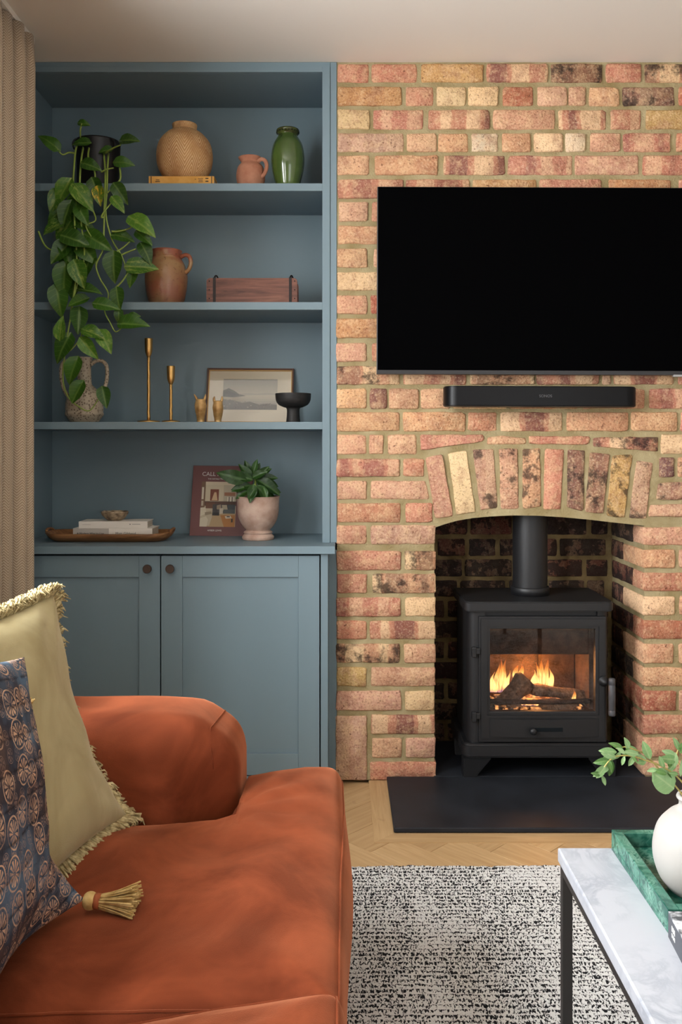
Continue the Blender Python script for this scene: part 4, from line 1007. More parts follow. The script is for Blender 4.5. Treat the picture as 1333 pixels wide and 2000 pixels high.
candlestick(290.5, 661, 0.041, 'tall slender brass candlestick on the third shelf')
candlestick(334, 715, 0.033, 'shorter brass candlestick between the tall one and the picture')
# small figural vessels
def figurine(px, top, wide, label, ears, d=3.1):
    c = (X(px, d), d, S3); H = Z(top, d) - S3; t_ = thing('brass_figurine', label, 'figurine', c, 'small brass animal figures')
    w = wide * d / F / 2
    pr = smooth_prof([(0.0, 0), (w * 0.62, 0.0), (w * 0.6, H * 0.1), (w * 0.82, H * 0.35), (w * 0.98, H * 0.58), (w * 0.8, H * 0.74), (w * 0.7, H * 0.82), (0, H * 0.84)], 4)
    mb = MB().lathe(pr, 24, c)
    for v in mb.v:
        q = v - Vector(c); f = 1 + 0.09 * nz(q, 60, px); v.x = c[0] + q.x * f; v.y = c[1] + q.y * f * 0.85
        if q.y < 0: v.y -= 0.006 * math.exp(-((q.z - H * 0.4) / (H * 0.18)) ** 2) * max(0, 1 - abs(q.x) / w)
    mb.build('body', M['brass_d'], t_)
    for s, tip in ears:
        MB().tube(smooth_path([Vector((c[0] + s * w * 0.5, c[1], S3 + H * 0.76)), Vector((c[0] + s * w * 0.72, c[1], S3 + H * 0.88)), Vector((c[0] + s * w * tip, c[1] - 0.002, S3 + H))], 4), [0.006, 0.0058, 0.0055, 0.005, 0.0045, 0.004, 0.003, 0.0022, 0.0012], 8).build('ear', M['brass_d'], t_)
    return t_
figurine(392, 770, 24, 'horned brass animal-head figure left of the picture frame', ((-1, 1.05), (1, 0.85)))
figurine(426, 774, 22, 'small brass figure with two ears in front of the picture frame', ((-1, 0.6), (1, 0.75)))

def print_mesh(polys, mtx):
    """flat print: list of (points, colour) in metres, drawn with tiny offsets"""
    mb = MB(); mb.col = []
    for i, (pp, col) in enumerate(polys):
        mb.add([mtx @ Vector((a, -0.00004 * (i + 1), b)) for a, b in pp], [tuple(range(len(pp)))]); mb.col.append(lin(*col))
    return mb
# framed engraving leaning on the back of the shelf
fd0, fd1 = 3.235, 3.300
FW, FH = 172 * 3.25 / F, 0.222
lean = math.atan2(fd1 - fd0, FH)
fm = Matrix.Translation((X(486, 3.24), fd0 + 0.004, S3 + 0.0005)) @ Matrix.Rotation(-lean, 4, 'X') @ Matrix.Rotation(R(0.4), 4, 'Y')
pic = thing('framed_print', 'framed grey landscape engraving leaning at the back of the third shelf', 'picture', (X(486, 3.24), fd0 + 0.01, S3))
fw = 0.0068
MB().box((-FW / 2, 0, 0), (-FW / 2 + fw, 0.014, FH), 0.001).xf(fm).build('frame_side', M['frame'], pic)
MB().box((FW / 2 - fw, 0, 0), (FW / 2, 0.014, FH), 0.001).xf(fm).build('frame_side', M['frame'], pic)
MB().box((-FW / 2 + fw, 0, FH - fw), (FW / 2 - fw, 0.014, FH), 0.001).xf(fm).build('frame_rail', M['frame'], pic)
MB().box((-FW / 2 + fw, 0, 0), (FW / 2 - fw, 0.014, fw), 0.001).xf(fm).build('frame_rail', M['frame'], pic)
ring(MB(), (-FW / 2 + fw, FW / 2 - fw, fw, FH - fw), (-FW / 2 + fw + 0.003, FW / 2 - fw - 0.003, fw + 0.003, FH - fw - 0.003), 0.003, 0.009).xf(fm).build('gilt_slip', M['gilt'], pic)
iw, ih = FW / 2 - fw, FH - fw
ax0, ax1, az0, az1 = -0.102, 0.103, 0.058, 0.180
pol = [([(-iw, fw), (iw, fw), (iw, ih), (-iw, ih)], (222, 208, 182))]
def lerpc(a, b, t): return tuple(int(a[i] + (b[i] - a[i]) * t) for i in range(3))
for i in range(14):
    z0 = az0 + (az1 - az0) * i / 14; z1 = az0 + (az1 - az0) * (i + 1) / 14; u = (i + 0.5) / 14
    col = lerpc((132, 126, 114), (200, 190, 168), min(1, u * 2.2)) if u < 0.45 else lerpc((196, 188, 166), (160, 154, 142), (u - 0.45) / 0.55)
    pol.append(([(ax0, z0), (ax1, z0), (ax1, z1), (ax0, z1)], col))
def shape(pts, col): pol.append(([(ax0 + a * (ax1 - ax0), az0 + b * (az1 - az0)) for a, b in pts], col))
shape([(0.25, 0.50), (0.5, 0.55), (0.62, 0.52), (0.8, 0.56), (1, 0.53), (1, 0.49), (0.25, 0.46)], (176, 168, 152))
shape([(0, 0.42), (0.2, 0.40), (0.42, 0.45), (0.3, 0.5), (0.2, 0.62), (0.1, 0.70), (0.0, 0.62)], (92, 88, 82))
shape([(0, 0.44), (0.16, 0.42), (0.3, 0.46), (0.18, 0.56), (0.08, 0.62), (0, 0.56)], (72, 70, 66))
shape([(0, 0), (1, 0), (1, 0.16), (0.82, 0.20), (0.66, 0.17), (0.5, 0.26), (0.36, 0.22), (0.2, 0.3), (0, 0.34)], (104, 98, 90))
rnd = random.Random(4)
for i in range(70):
    a = rnd.random(); b = rnd.random() * (0.33 - 0.14 * a); s_ = rnd.uniform(0.008, 0.03)
    shape([(a, b), (min(1, a + s_), b + 0.01), (min(1, a + s_ * 0.7), b + s_), (a, b + s_ * 0.8)], rnd.choice([(70, 66, 62), (92, 86, 78), (150, 140, 124), (190, 180, 160), (82, 76, 70)]))
pol.append(([(-0.03, 0.046), (0.04, 0.046), (0.04, 0.0475), (-0.03, 0.0475)], (196, 182, 158)))
pol.append(([(-0.014, 0.040), (0.024, 0.040), (0.024, 0.041), (-0.014, 0.041)], (200, 186, 162)))
MB().box((-iw, 0.0085, fw), (iw, 0.0125, ih)).xf(fm).build('backing_board', M['bookwhite'], pic)
print_mesh(pol, fm @ Matrix.Translation((0, 0.0084, 0))).build('engraving', M['printed'], pic)
MB().box((-iw + 0.003, 0.0035, fw + 0.003), (iw - 0.003, 0.005, ih - 0.003)).xf(fm).build('glass', M['pic_glass'], pic)
# black footed bowl
c = (X(573, 3.07), 3.07, S3); H = Z(769, 3.07) - S3
tag(MB().lathe(smooth_prof([(0, 0), (0.0245, 0.0), (0.025, 0.003), (0.023, 0.02), (0.0225, 0.045), (0.026, 0.052)], 3) + smooth_prof([(0.034, 0.054), (0.052, 0.063), (0.061, 0.078), (0.0632, H - 0.002), (0.0615, H), (0.058, H - 0.002), (0.052, 0.08), (0.03, 0.068), (0, 0.064)], 4), 48, c).build('footed_bowl', M['blackwood'], origin=c), 'black wooden pedestal bowl at the right of the third shelf', 'bowl')

# wooden tray with two books and a stone bowl
td = 3.085
tr = thing('wooden_tray', 'oval-ended wooden tray holding two white books on the worktop', 'tray', (X(217, td), td, WT))
tw, tdp, th = 0.222, 0.098, 0.0265
def rr_ring(w, d, r, z, n=6):
    out = []
    for a, b, q in ((w - r, -d + r, -90), (w - r, d - r, 0), (-w + r, d - r, 90), (-w + r, -d + r, 180)):
        for i in range(n + 1):
            an = R(q + 90 * i / n); out.append(Vector((X(217, td) + a + r * math.cos(an), td + b + r * math.sin(an), WT + z)))
    return out
rings = [(tw - 0.035, tdp - 0.035, 0.05, 0.0), (tw - 0.028, tdp - 0.028, 0.055, 0.001), (tw - 0.010, tdp - 0.010, 0.065, 0.014), (tw, tdp, 0.07, th), (tw - 0.004, tdp - 0.004, 0.067, th + 0.0025), (tw - 0.009, tdp - 0.009, 0.063, th), (tw - 0.019, tdp - 0.019, 0.056, 0.014), (tw - 0.036, tdp - 0.036, 0.045, 0.0075)]
rows = []
for w, d_, r, z in rings:
    row = rr_ring(w, d_, r, z)
    for v in row:
        if z > 0.02: v.z += 0.005 * (abs(v.x - X(217, td)) / tw) ** 4
    row.append(row[0]); rows.append(row)
mb = MB().grid(rows); n_ = len(rows[0]) - 1
mb.add(rows[0][:-1], [tuple(range(n_ - 1, -1, -1))]); mb.add(rows[-1][:-1], [tuple(range(n_))])
mb.build('dish', M['traywood'], tr)
for s in (-1, 1):
    MB().tube(smooth_path([Vector((X(217, td) + s * (tw - 0.006 + 0.006 * math.cos(a)), td + 0.035 * math.sin(a) * 1.0, WT + th + 0.006 + 0.008 * math.cos(a))) for a in [-PI / 2 + PI * i / 8 for i in range(9)]], 2), 0.005, 8).build('handle', M['traywood'], tr)
tz = WT + 0.0078
def flatbook(name, label, x0, x1, y0, y1, z0, z1, cov, rz=0.0):
    cx_, cy_ = (x0 + x1) / 2, (y0 + y1) / 2
    m_ = Matrix.Translation((cx_, cy_, 0)) @ Matrix.Rotation(rz, 4, 'Z') @ Matrix.Translation((-cx_, -cy_, 0))
    b = thing(name, label, 'book', (cx_, cy_, z0))
    MB().box((x0, y0, z0), (x1, y1, z0 + 0.0018)).xf(m_).build('cover', M[cov], b); MB().box((x0, y0, z1 - 0.0018), (x1, y1, z1)).xf(m_).build('cover', M[cov], b)
    MB().box((x0, y0 - 0.0005, z0), (x1, y0 + 0.002, z1), 0.0006).xf(m_).build('spine', M[cov], b)
    MB().box((x0 + 0.002, y0 + 0.002, z0 + 0.0018), (x1 - 0.003, y1 - 0.003, z1 - 0.0018)).xf(m_).build('pages', M['pages'], b)
    return b, m_
bY = 3.035
b1h = 0.038; b1, m1 = flatbook('white_book', 'lower white book lying in the wooden tray', X(143, bY), X(298, bY), bY, bY + 0.115, tz, tz + b1h, 'bookwhite', R(-0.5))
MB().box((X(143, bY), bY - 0.0010, tz + 0.0003), (X(213, bY), bY, tz + b1h - 0.0003)).xf(m1).build('spine_panel', M['bookgrey'], b1)
text_mesh('A Modern Way to Live', 0.012, 'ink', 'spine_lettering', b1, m1 @ Matrix.Translation((X(177, bY), bY - 0.0012, tz + b1h * 0.52)) @ FACE, fit=0.096)
text_mesh('Matt Gibberd', 0.010, 'logo', 'spine_lettering', b1, m1 @ Matrix.Translation((X(246, bY), bY - 0.0008, tz + b1h * 0.52)) @ FACE, fit=0.07)
b2z = tz + b1h; b2h = 0.024; b2, m2 = flatbook('white_book', 'upper white book beneath the small stone bowl', X(153, bY), X(287, bY), bY + 0.004, bY + 0.112, b2z, b2z + b2h, 'bookwhite', R(1.2))
MB().box((X(252, bY), bY + 0.003, b2z + 0.0125), (X(254, bY), bY + 0.0034, b2z + 0.0155)).box((X(257, bY), bY + 0.003, b2z + 0.0135), (X(273, bY), bY + 0.0034, b2z + 0.0148)).box((X(160, bY), bY + 0.003, b2z + 0.013), (X(176, bY), bY + 0.0034, b2z + 0.0136)).xf(m2).build('spine_lettering', M['logo'], b2)
c = (X(224.5, 3.09), 3.09, b2z + b2h)
mb = MB().lathe(smooth_prof([(0, 0), (0.022, 0.0), (0.026, 0.002), (0.038, 0.011), (0.0465, 0.026), (0.0475, 0.031), (0.044, 0.031), (0.034, 0.014), (0.02, 0.008), (0, 0.007)], 3), 32, c)
for v in mb.v:
    q = v - Vector(c); f = 1 + 0.06 * nz(q, 70); v.x = c[0] + q.x * f; v.y = c[1] + q.y * f; v.z += 0.002 * nz(q, 60, 3) * (q.z > 0.01)
tag(mb.build('stone_bowl', M['stonebowl'], origin=c), 'small mottled brown stone bowl on top of the white books', 'bowl')

# maroon coffee-table book leaning on the back panel
cb0 = 3.235; CBH, CBW = 0.266, 0.225
lean = math.atan2(3.292 - cb0, CBH)
cm = Matrix.Translation((X(368.5, 3.24) + 0.006, cb0, WT + 0.0005)) @ Matrix.Rotation(R(1.3), 4, 'Y') @ Matrix.Rotation(-lean, 4, 'X') @ Matrix.Rotation(R(-4), 4, 'Z')
bk = thing('design_book', 'maroon interiors book propped upright behind the terracotta plant pot', 'book', (X(424, 3.24), cb0 + 0.01, WT))
MB().box((0, 0, 0), (CBW, 0.0028, CBH), 0.0006).xf(cm).build('front_cover', M['maroon'], bk)
MB().box((0, 0.0225, 0), (CBW, 0.0253, CBH), 0.0006).xf(cm).build('back_cover', M['maroon'], bk)
MB().box((-0.002, 0.0, 0), (0.0008, 0.0253, CBH), 0.001).xf(cm).build('spine', M['maroon'], bk)
MB().box((0.002, 0.0029, 0.003), (CBW - 0.004, 0.0224, CBH - 0.003)).xf(cm).build('pages', M['pages'], bk)
k = 3.24 / F
def tx_(body, px, py, w, mat='white_ink', size=0.02):
    return text_mesh(body, size, mat, 'cover_lettering', bk, cm @ Matrix.Translation(((px - 372) * k - 0.004, -0.0002, (1044 - py) * k)) @ FACE, fit=w * k)
tx_('CALL IT HOME', 429.5, 922, 75); tx_('THE DETAILS THAT MATTER', 429, 931.5, 51, size=0.006); tx_('AMBER LEWIS', 422, 1033.5, 28, size=0.008)
pol = []
def q_(a0, b0, a1, b1, col): pol.append(([((a0 - 372) * k - 0.004, (1044 - b1) * k), ((a1 - 372) * k - 0.004, (1044 - b1) * k), ((a1 - 372) * k - 0.004, (1044 - b0) * k), ((a0 - 372) * k - 0.004, (1044 - b0) * k)], col))
def g_(pts, col): pol.append(([((a - 372) * k - 0.004, (1044 - b) * k) for a, b in pts], col))
q_(392, 937, 462, 1026, (196, 180, 152)); q_(400, 937, 462, 943, (214, 200, 174)); q_(392, 937, 400, 990, (120, 92, 70)); q_(393, 948, 397, 972, (216, 204, 184)); q_(393, 975, 397, 985, (188, 172, 150))
q_(401, 943, 436, 978, (206, 192, 164)); q_(410, 952, 427, 975, (124, 66, 46)); g_([(413, 974), (418, 958), (422, 958), (425, 974)], (206, 172, 134))
q_(437, 944, 461, 977, (188, 176, 152)); q_(438, 958, 460, 965, (164, 112, 84)); q_(444, 967, 459, 976, (226, 218, 200)); q_(447, 967, 449, 976, (120, 108, 96)); q_(453, 967, 455, 976, (120, 108, 96))
q_(400, 976, 462, 985, (92, 66, 54)); q_(402, 978, 420, 990, (110, 74, 54)); q_(416, 982, 461, 1003, (70, 66, 64)); g_([(424, 984), (432, 982), (434, 992), (424, 992)], (150, 132, 112)); g_([(434, 983), (444, 983), (446, 992), (436, 994)], (172, 158, 134)); q_(446, 983, 461, 992, (74, 80, 82)); q_(438, 992, 461, 1000, (88, 92, 92))
q_(392, 1000, 462, 1026, (178, 150, 112)); g_([(432, 1003), (461, 1003), (461, 1026), (440, 1026)], (176, 118, 62)); g_([(441, 1005), (452, 1004), (455, 1009), (443, 1010)], (206, 196, 176)); q_(445, 1005, 451, 1007, (60, 54, 50)); q_(454, 1010, 457, 1017, (50, 46, 44))
g_([(392, 1000), (400, 996), (414, 992), (416, 1006), (411, 1024), (392, 1026)], (188, 172, 146)); g_([(392, 989), (402, 988), (404, 1000), (392, 1006)], (208, 196, 172)); g_([(392, 1010), (404, 1006), (408, 1012), (406, 1026), (392, 1026)], (206, 194, 170)); g_([(401, 998), (414, 996), (415, 1001), (402, 1004)], (150, 132, 108))
g_([(430, 990), (437, 989), (437, 1000), (430, 1001)], (196, 184, 166)); q_(416, 998, 430, 1004, (40, 38, 38))
print_mesh(pol, cm @ Matrix.Translation((0, -0.0001, 0))).build('cover_photo', M['printed'], bk)

# ---------------------------------------------------------------- leaves
def leaf_mesh(name, mat, kind, fold=0.35, curl=0.3, twist=0.0):
    """unit-length leaf, stalk end at the origin, tip on +x, upper face +z; uv = (along, across)"""
    n = 9; rows, uvs = [], []
    for i in range(n + 1):
        u = i / n
        if kind == 'heart': w = 0.35 * (math.sin(PI * min(1, u ** 0.62)) ** 0.8) * (1 - 0.15 * u) if 0 < u < 1 else 0.0
        elif kind == 'lance': w = 0.235 * math.sin(PI * u ** 0.8) ** 0.85 if 0 < u < 1 else 0.0
        elif kind == 'round': w = 0.42 * math.sqrt(max(0, 1 - (2 * u - 1) ** 2)) * (1.0 - 0.05 * u)
        else: w = 0.21 * math.sin(PI * u ** 0.9) ** 0.8 if 0 < u < 1 else 0.0
        row, uvr = [], []
        for j in range(-3, 4):
            s = j / 3; x = u
            if kind == 'heart': x = u - 0.16 * (abs(s) ** 1.5) * max(0, 1 - u * 3)     # lobes beside the stalk
            y = s * max(w, 0.004); z = fold * abs(y) - curl * (u - 0.25) ** 2 + twist * y * u + 0.012 * math.sin(u * 14 + j)
            row.append(Vector((x, y, z))); uvr.append((u, s * w))
        rows.append(row); uvs.append(uvr)
    mb = MB().grid(rows, uvs)
    return mb.mesh(name, M[mat])
def put_leaf(me, parent, base, ang, ln, rng, out=0.25, roll=None, name='leaf'):
    """ang: direction of the tip seen from the front, degrees clockwise from right; faces the room"""
    dx, dz = math.cos(R(ang)), -math.sin(R(ang))
    t = Vector((dx, -out * rng.uniform(-0.2, 1.3), dz)).normalized()
    up = Vector((rng.uniform(-0.35, 0.35), -1.0, rng.uniform(0.15, 0.75))) if roll is None else Vector(roll)
    nrm = (up - t * up.dot(t)).normalized(); sd = nrm.cross(t)
    m_ = Matrix(((t.x, sd.x, nrm.x), (t.y, sd.y, nrm.y), (t.z, sd.z, nrm.z))).to_4x4()
    base = Vector(base)
    ob = bpy.data.objects.new(name, me); COL.objects.link(ob); ob.parent = parent
    ob.matrix_local = Matrix.Translation(base - Vector(parent.matrix_world.translation)) @ m_ @ Matrix.Diagonal((ln, ln * rng.uniform(0.9, 1.1), ln, 1))
    return ob
LM = {'': [leaf_mesh('pothos_leaf', 'leaf', 'heart', f, c_, tw_) for f, c_, tw_ in ((0.35, 0.3, 0), (0.2, 0.45, 0.3), (0.5, 0.2, -0.3))],
      'v': [leaf_mesh('pothos_leaf', 'leaf_v', 'heart', f, c_, tw_) for f, c_, tw_ in ((0.3, 0.3, 0), (0.4, 0.4, 0.2))],
      'y': [leaf_mesh('pothos_leaf', 'leaf_y', 'heart', 0.3, 0.3, 0)]}
pd = 3.12
po = thing('trailing_pothos', 'trailing green pothos spilling from a black planter on the top shelf', 'potted plant', (X(192, pd), pd, S1))
pc = (X(192, pd), pd, S1); ph_ = Z(279, pd) - S1; rp = 42.5 * pd / F
MB().lathe([(0, 0), (rp * 0.9, 0), (rp * 0.92, 0.004), (rp, ph_ - 0.006), (rp + 0.002, ph_), (rp - 0.004, ph_), (rp - 0.006, ph_ - 0.02), (0, ph_ - 0.021)], 44, pc).build('planter', M['black_pot'], po)
MB().lathe([(0, ph_ - 0.012), (rp - 0.007, ph_ - 0.014)], 24, pc).build('soil', M['soil'], po)
for s in (-1, 1):
    MB().tube([(pc[0] + s * (rp * 0.75 + 0.016 * math.sin(a)), pd - 0.055 + 0.0, S1 + ph_ - 0.025 + 0.02 * math.cos(a)) for a in [PI * i / 8 for i in range(9)]], 0.0035, 8).build('handle', M['black_pot'], po)
DP = 2.955
VINES = [
 [(150, 286, 3.06), (147, 300, 3.0), (143, 362, 2.975), (146, 440, DP), (150, 520, DP), (141, 600, DP), (128, 680, 2.96), (123, 740, 2.98), (133, 775, 3.0), (155, 795, 3.01), (175, 802, 3.01), (192, 780, 3.01)],
 [(212, 300, 3.05), (210, 330, 2.99), (209, 372, 2.965), (207, 420, DP), (219, 468, DP), (238, 500, DP), (248, 530, DP)],
 [(203, 300, 3.05), (206, 340, 2.985), (204, 400, DP), (203, 450, DP), (200, 490, DP), (188, 518, DP), (196, 545, DP), (212, 575, DP), (204, 605, DP), (216, 632, DP), (226, 648, DP), (238, 640, DP)],
 [(163, 285, 3.06), (158, 320, 2.99), (156, 365, 2.965), (158, 430, 2.965), (165, 500, DP), (150, 560, DP), (138, 620, 2.965), (160, 650, DP), (142, 680, DP), (126, 690, DP)],
 [(174, 288, 3.05), (173, 310, 2.99), (186, 342, 2.975), (180, 400, 2.965), (187, 430, DP), (168, 440, DP), (178, 462, DP)],
 [(148, 300, 3.02), (135, 298, 3.0), (122, 302, 2.985), (112, 292, 2.97)], [(205, 300, 3.03), (220, 290, 2.99), (236, 283, 2.975)],
 [(198, 336, 2.98), (208, 331, 2.97), (222, 328, 2.965)], [(234, 328, 2.97), (235, 350, 2.96), (222, 364, 2.955), (209, 378, 2.955)],
 [(204, 424, 2.95), (198, 424, 2.945), (205, 412, 2.94), (218, 396, 2.94)], [(218, 452, DP), (230, 452, DP), (248, 448, DP), (260, 442, DP)],
 [(228, 492, DP), (240, 484, DP), (254, 472, DP)], [(222, 506, DP), (246, 494, DP), (266, 486, DP)], [(220, 568, DP), (240, 548, DP), (254, 526, DP)],
 [(75, 452, 2.96), (88, 480, 2.955), (105, 490, 2.95), (116, 494, DP)], [(124, 690, DP), (122, 665, DP), (120, 655, DP)], [(160, 242, 3.05), (157, 254, 3.04), (158, 272, 3.06), (163, 288, 3.08)]]
for v in VINES:
    pts = smooth_path([P(a, b, d_) for a, b, d_ in v], 5)
    MB().tube(pts, [0.0036 - 0.0015 * i / len(pts) for i in range(len(pts))], 7).build('vine', M['vine'], po)
LEAVES = '''165 242 22 10 . 3.05|96 277 44 218 . 2.97|157 279 34 180 . 3.03|255 275 36 0 . 2.96|243 318 36 5 . 2.96|180 325 38 20 . 2.97|205 294 26 170 . 3.03
236 378 42 55 . 2.95|188 371 42 70 . 2.955|163 386 56 50 v 2.94|194 384 36 80 y 2.935|123 376 52 120 v 2.955|108 394 46 110 v 2.965|232 400 36 50 v 2.94
129 420 50 110 . 2.94|150 403 42 90 . 2.96|163 422 40 60 . 2.95|102 445 42 150 v 2.95|123 457 46 120 v 2.965|150 470 54 20 . 2.94|194 474 58 30 . 2.96|241 462 40 10 . 2.955
281 443 60 35 v 2.94|283 466 38 40 . 2.95|287 495 42 60 . 2.95|119 495 52 130 . 2.955|173 495 52 50 . 2.965|222 523 54 90 . 2.93|155 536 50 70 v 2.93|125 548 62 95 . 2.95
278 521 56 0 v 2.945|257 542 36 100 . 2.96|115 588 56 80 . 2.955|178 569 46 10 . 2.95|231 584 40 80 . 2.945|209 597 46 10 . 2.935|232 618 26 90 . 2.95|152 590 38 160 . 2.95
155 628 48 90 . 2.96|264 634 56 3 . 2.945|119 639 42 275 v 2.94|184 651 42 20 v 2.935|207 668 46 60 v 2.945|174 681 46 50 v 2.93|123 681 56 115 . 2.955|142 725 50 110 . 2.955
150 767 44 120 . 2.97|205 777 38 75 . 2.975|264 618 22 0 . 2.965|140 515 54 60 . 2.965|165 440 44 20 . 2.97|145 560 50 100 . 2.97|132 500 48 70 . 2.968|170 520 46 110 . 2.968|140 440 44 80 . 2.972|112 420 44 140 . 2.97'''
rng = random.Random(21)
for ent in LEAVES.replace('\n', '|').split('|'):
    a = ent.split(); px, py, L_, ang = map(float, a[:4]); kd = '' if a[4] == '.' else a[4]; d_ = float(a[5])
    ln = L_ * 1.04 * d_ / F
    cp = P(px, py, d_); base = cp - Vector((math.cos(R(ang)), 0, -math.sin(R(ang)))) * ln * 0.47
    put_leaf(rng.choice(LM[kd]), po, base, ang, ln, rng, 0.2)

# philodendron in the pink terracotta pot
qd = 3.105
qc = (X(504.5, qd), qd, WT); rk = qd / F
pp_ = thing('potted_philodendron', 'bushy dark green plant in a footed pale terracotta pot on the worktop', 'potted plant', qc)
H = Z(969, qd) - WT
prof = smooth_prof([(0.054, 0.0), (0.0565, 0.004), (0.0565, 0.012), (0.050, 0.019), (0.049, 0.022), (0.052, 0.026), (0.047, 0.031), (0.043, 0.035), (0.056, 0.05), (0.068, 0.073), (0.0735, 0.1), (0.0748, 0.13), (0.0765, H - 0.004), (0.0785, H - 0.001), (0.0775, H)], 3)
_, mb = vessel('', '', '', 504.5, qd, WT, prof, None, 0.006); mb.build('pot', M['pinkpot'], pp_)
MB().lathe([(0, H - 0.008), (0.072, H - 0.012)], 24, qc).build('soil', M['soil'], pp_)
for a in range(5):
    an = a * 1.3; MB().tube(smooth_path([Vector((qc[0] + 0.01 * math.cos(an), qd + 0.01 * math.sin(an), WT + H - 0.012)), Vector((qc[0] + 0.012 * math.cos(an), qd + 0.012 * math.sin(an), WT + H + 0.03)), Vector((qc[0] - 0.004 + 0.008 * math.cos(an), qd + 0.012 * math.sin(an), WT + H + 0.06))], 4), 0.0042, 8).build('stem', M['vine'], pp_)
DL = [leaf_mesh('philodendron_leaf', 'leaf_d', 'lance', f, c_, 0.1) for f, c_ in ((0.45, 0.3), (0.3, 0.5), (0.5, 0.15))]
for px, py, ang, L_, out, dd in ((492, 938, 233, 42, 0.2, 3.09), (492, 934, 335, 36, 0.3, 3.08), (494, 930, 300, 30, 0.0, 3.11), (494, 938, 200, 44, 0.25, 3.07), (483, 939, 196, 62, 0.3, 3.06), (492, 948, 172, 42, 0.3, 3.08), (498, 938, 350, 46, 0.1, 3.1),
                                 (500, 936, 30, 58, 0.2, 3.08), (496, 945, 100, 40, 0.35, 3.04), (490, 955, 150, 36, 0.2, 3.07), (500, 948, 45, 44, 0.3, 3.06), (505, 945, 60, 40, 0.2, 3.09), (488, 950, 160, 30, 0.2, 3.1), (512, 948, 20, 40, 0.2, 3.12), (498, 950, 80, 40, 0.4, 3.05), (480, 955, 175, 26, 0.1, 3.1), (508, 940, 10, 40, -0.3, 3.13), (500, 932, 330, 36, -0.2, 3.13), (495, 925, 285, 30, 0.1, 3.1), (490, 930, 250, 34, 0.1, 3.12), (502, 934, 315, 34, 0.1, 3.11), (485, 945, 185, 40, 0.0, 3.12), (506, 950, 35, 40, 0.1, 3.1), (478, 952, 165, 28, 0.2, 3.06), (515, 952, 70, 26, 0.3, 3.05), (497, 955, 120, 24, 0.4, 3.03)):
    put_leaf(rng.choice(DL), pp_, P(px, py, dd), ang, L_ * 0.98 * dd / F, rng, out)

# ================================================================ curtain at the side window
random.seed(3)
ys, CZ1 = [], 2.462
pts2 = []; s_acc = 0
N = 300
for i in range(N + 1):
    u = i / N; y = 1.98 + (2.815 - 1.98) * u
    ph = 2 * PI * (u * 10.2 + 0.30 * math.sin(u * 14) + 0.12 * math.sin(u * 31 + 1))
    amp = 0.042 + 0.014 * math.sin(u * 23) + 0.008 * math.sin(u * 41)
    x = -1.02 - amp * math.cos(ph) * 1.0
    y2 = y + 0.012 * math.sin(2 * ph)
    pts2.append(Vector((x, y2)))
rows, uvs = [], []
for i, p in enumerate(pts2):
    if i: s_acc += (p - pts2[i - 1]).length
    row, uvr = [], []
    for j in range(25):
        v = j / 24; z = CZ1 - (CZ1 - 0.025) * v
        e = 1 + 0.35 * v * math.sin(i * 0.05 + 1.3); dx = 0.014 * v * math.sin(i * 0.037 + v * 2.2)
        row.append(Vector((-1.02 + (p.x + 1.012) * (0.85 if v == 0 else e) + dx, p.y + 0.012 * v * math.sin(i * 0.06), z))); uvr.append((s_acc, z))
    rows.append(row); uvs.append(uvr)
cu = thing('curtain', 'beige herringbone linen curtain hanging in folds at the left wall', 'curtain', (-1.02, 2.4, 0.02))
o = MB().grid(rows, uvs).build('panel', M['linen'], cu)
sm = o.modifiers.new('thickness', 'SOLIDIFY'); sm.thickness = 0.003
MB().box((-1.03, 1.1, CZ1 + 0.004), (-1.0, 2.83, CEIL - 0.001)).build('track', M['ceil'], cu)

# ================================================================ rug
RZ = 0.010
rx0, rx1, ry0, ry1 = -0.45, 1.62, 0.55, 2.372
nx, ny = 345, 304
gx, gy = np.meshgrid(np.linspace(rx0, rx1, nx), np.linspace(ry0, ry1, ny), indexing='ij')
rs = np.random.RandomState(2)
wob = np.cumsum(rs.randn(nx, 1), 0) * 0.0006
hgt = RZ + 0.0022 * np.sin(2 * np.pi * (gy + wob) / 0.0165) * (1 + 0.3 * rs.rand(nx, ny)) + 0.0014 * rs.randn(nx, ny) * 0.5
edge = np.minimum(np.minimum(gx - rx0, rx1 - gx), np.minimum(gy - ry0, ry1 - gy)); hgt = np.where(edge < 0.003, 0.002, hgt)
gy2 = gy + np.where(gy > ry1 - 0.004, 0.004 * rs.rand(nx, ny), 0)
vv = np.stack([gx, gy2, hgt], -1).reshape(-1, 3)
idx = np.arange(nx * ny).reshape(nx, ny); fc_ = np.stack([idx[:-1, :-1], idx[1:, :-1], idx[1:, 1:], idx[:-1, 1:]], -1).reshape(-1, 4)
me = bpy.data.meshes.new('rug')
me.vertices.add(len(vv)); me.vertices.foreach_set('co', vv.astype(np.float32).ravel())
me.loops.add(fc_.size); me.loops.foreach_set('vertex_index', fc_.astype(np.int32).ravel())
me.polygons.add(len(fc_)); me.polygons.foreach_set('loop_start', np.arange(0, fc_.size, 4, dtype=np.int32)); me.polygons.foreach_set('use_smooth', np.ones(len(fc_), dtype=bool))
me.update(calc_edges=True); me.validate(); me.materials.append(M['rug'])
rug = bpy.data.objects.new('rug', me); COL.objects.link(rug); tag(rug, 'black and off-white flecked woven wool rug on the oak floor', 'rug')
RT = 0.0105

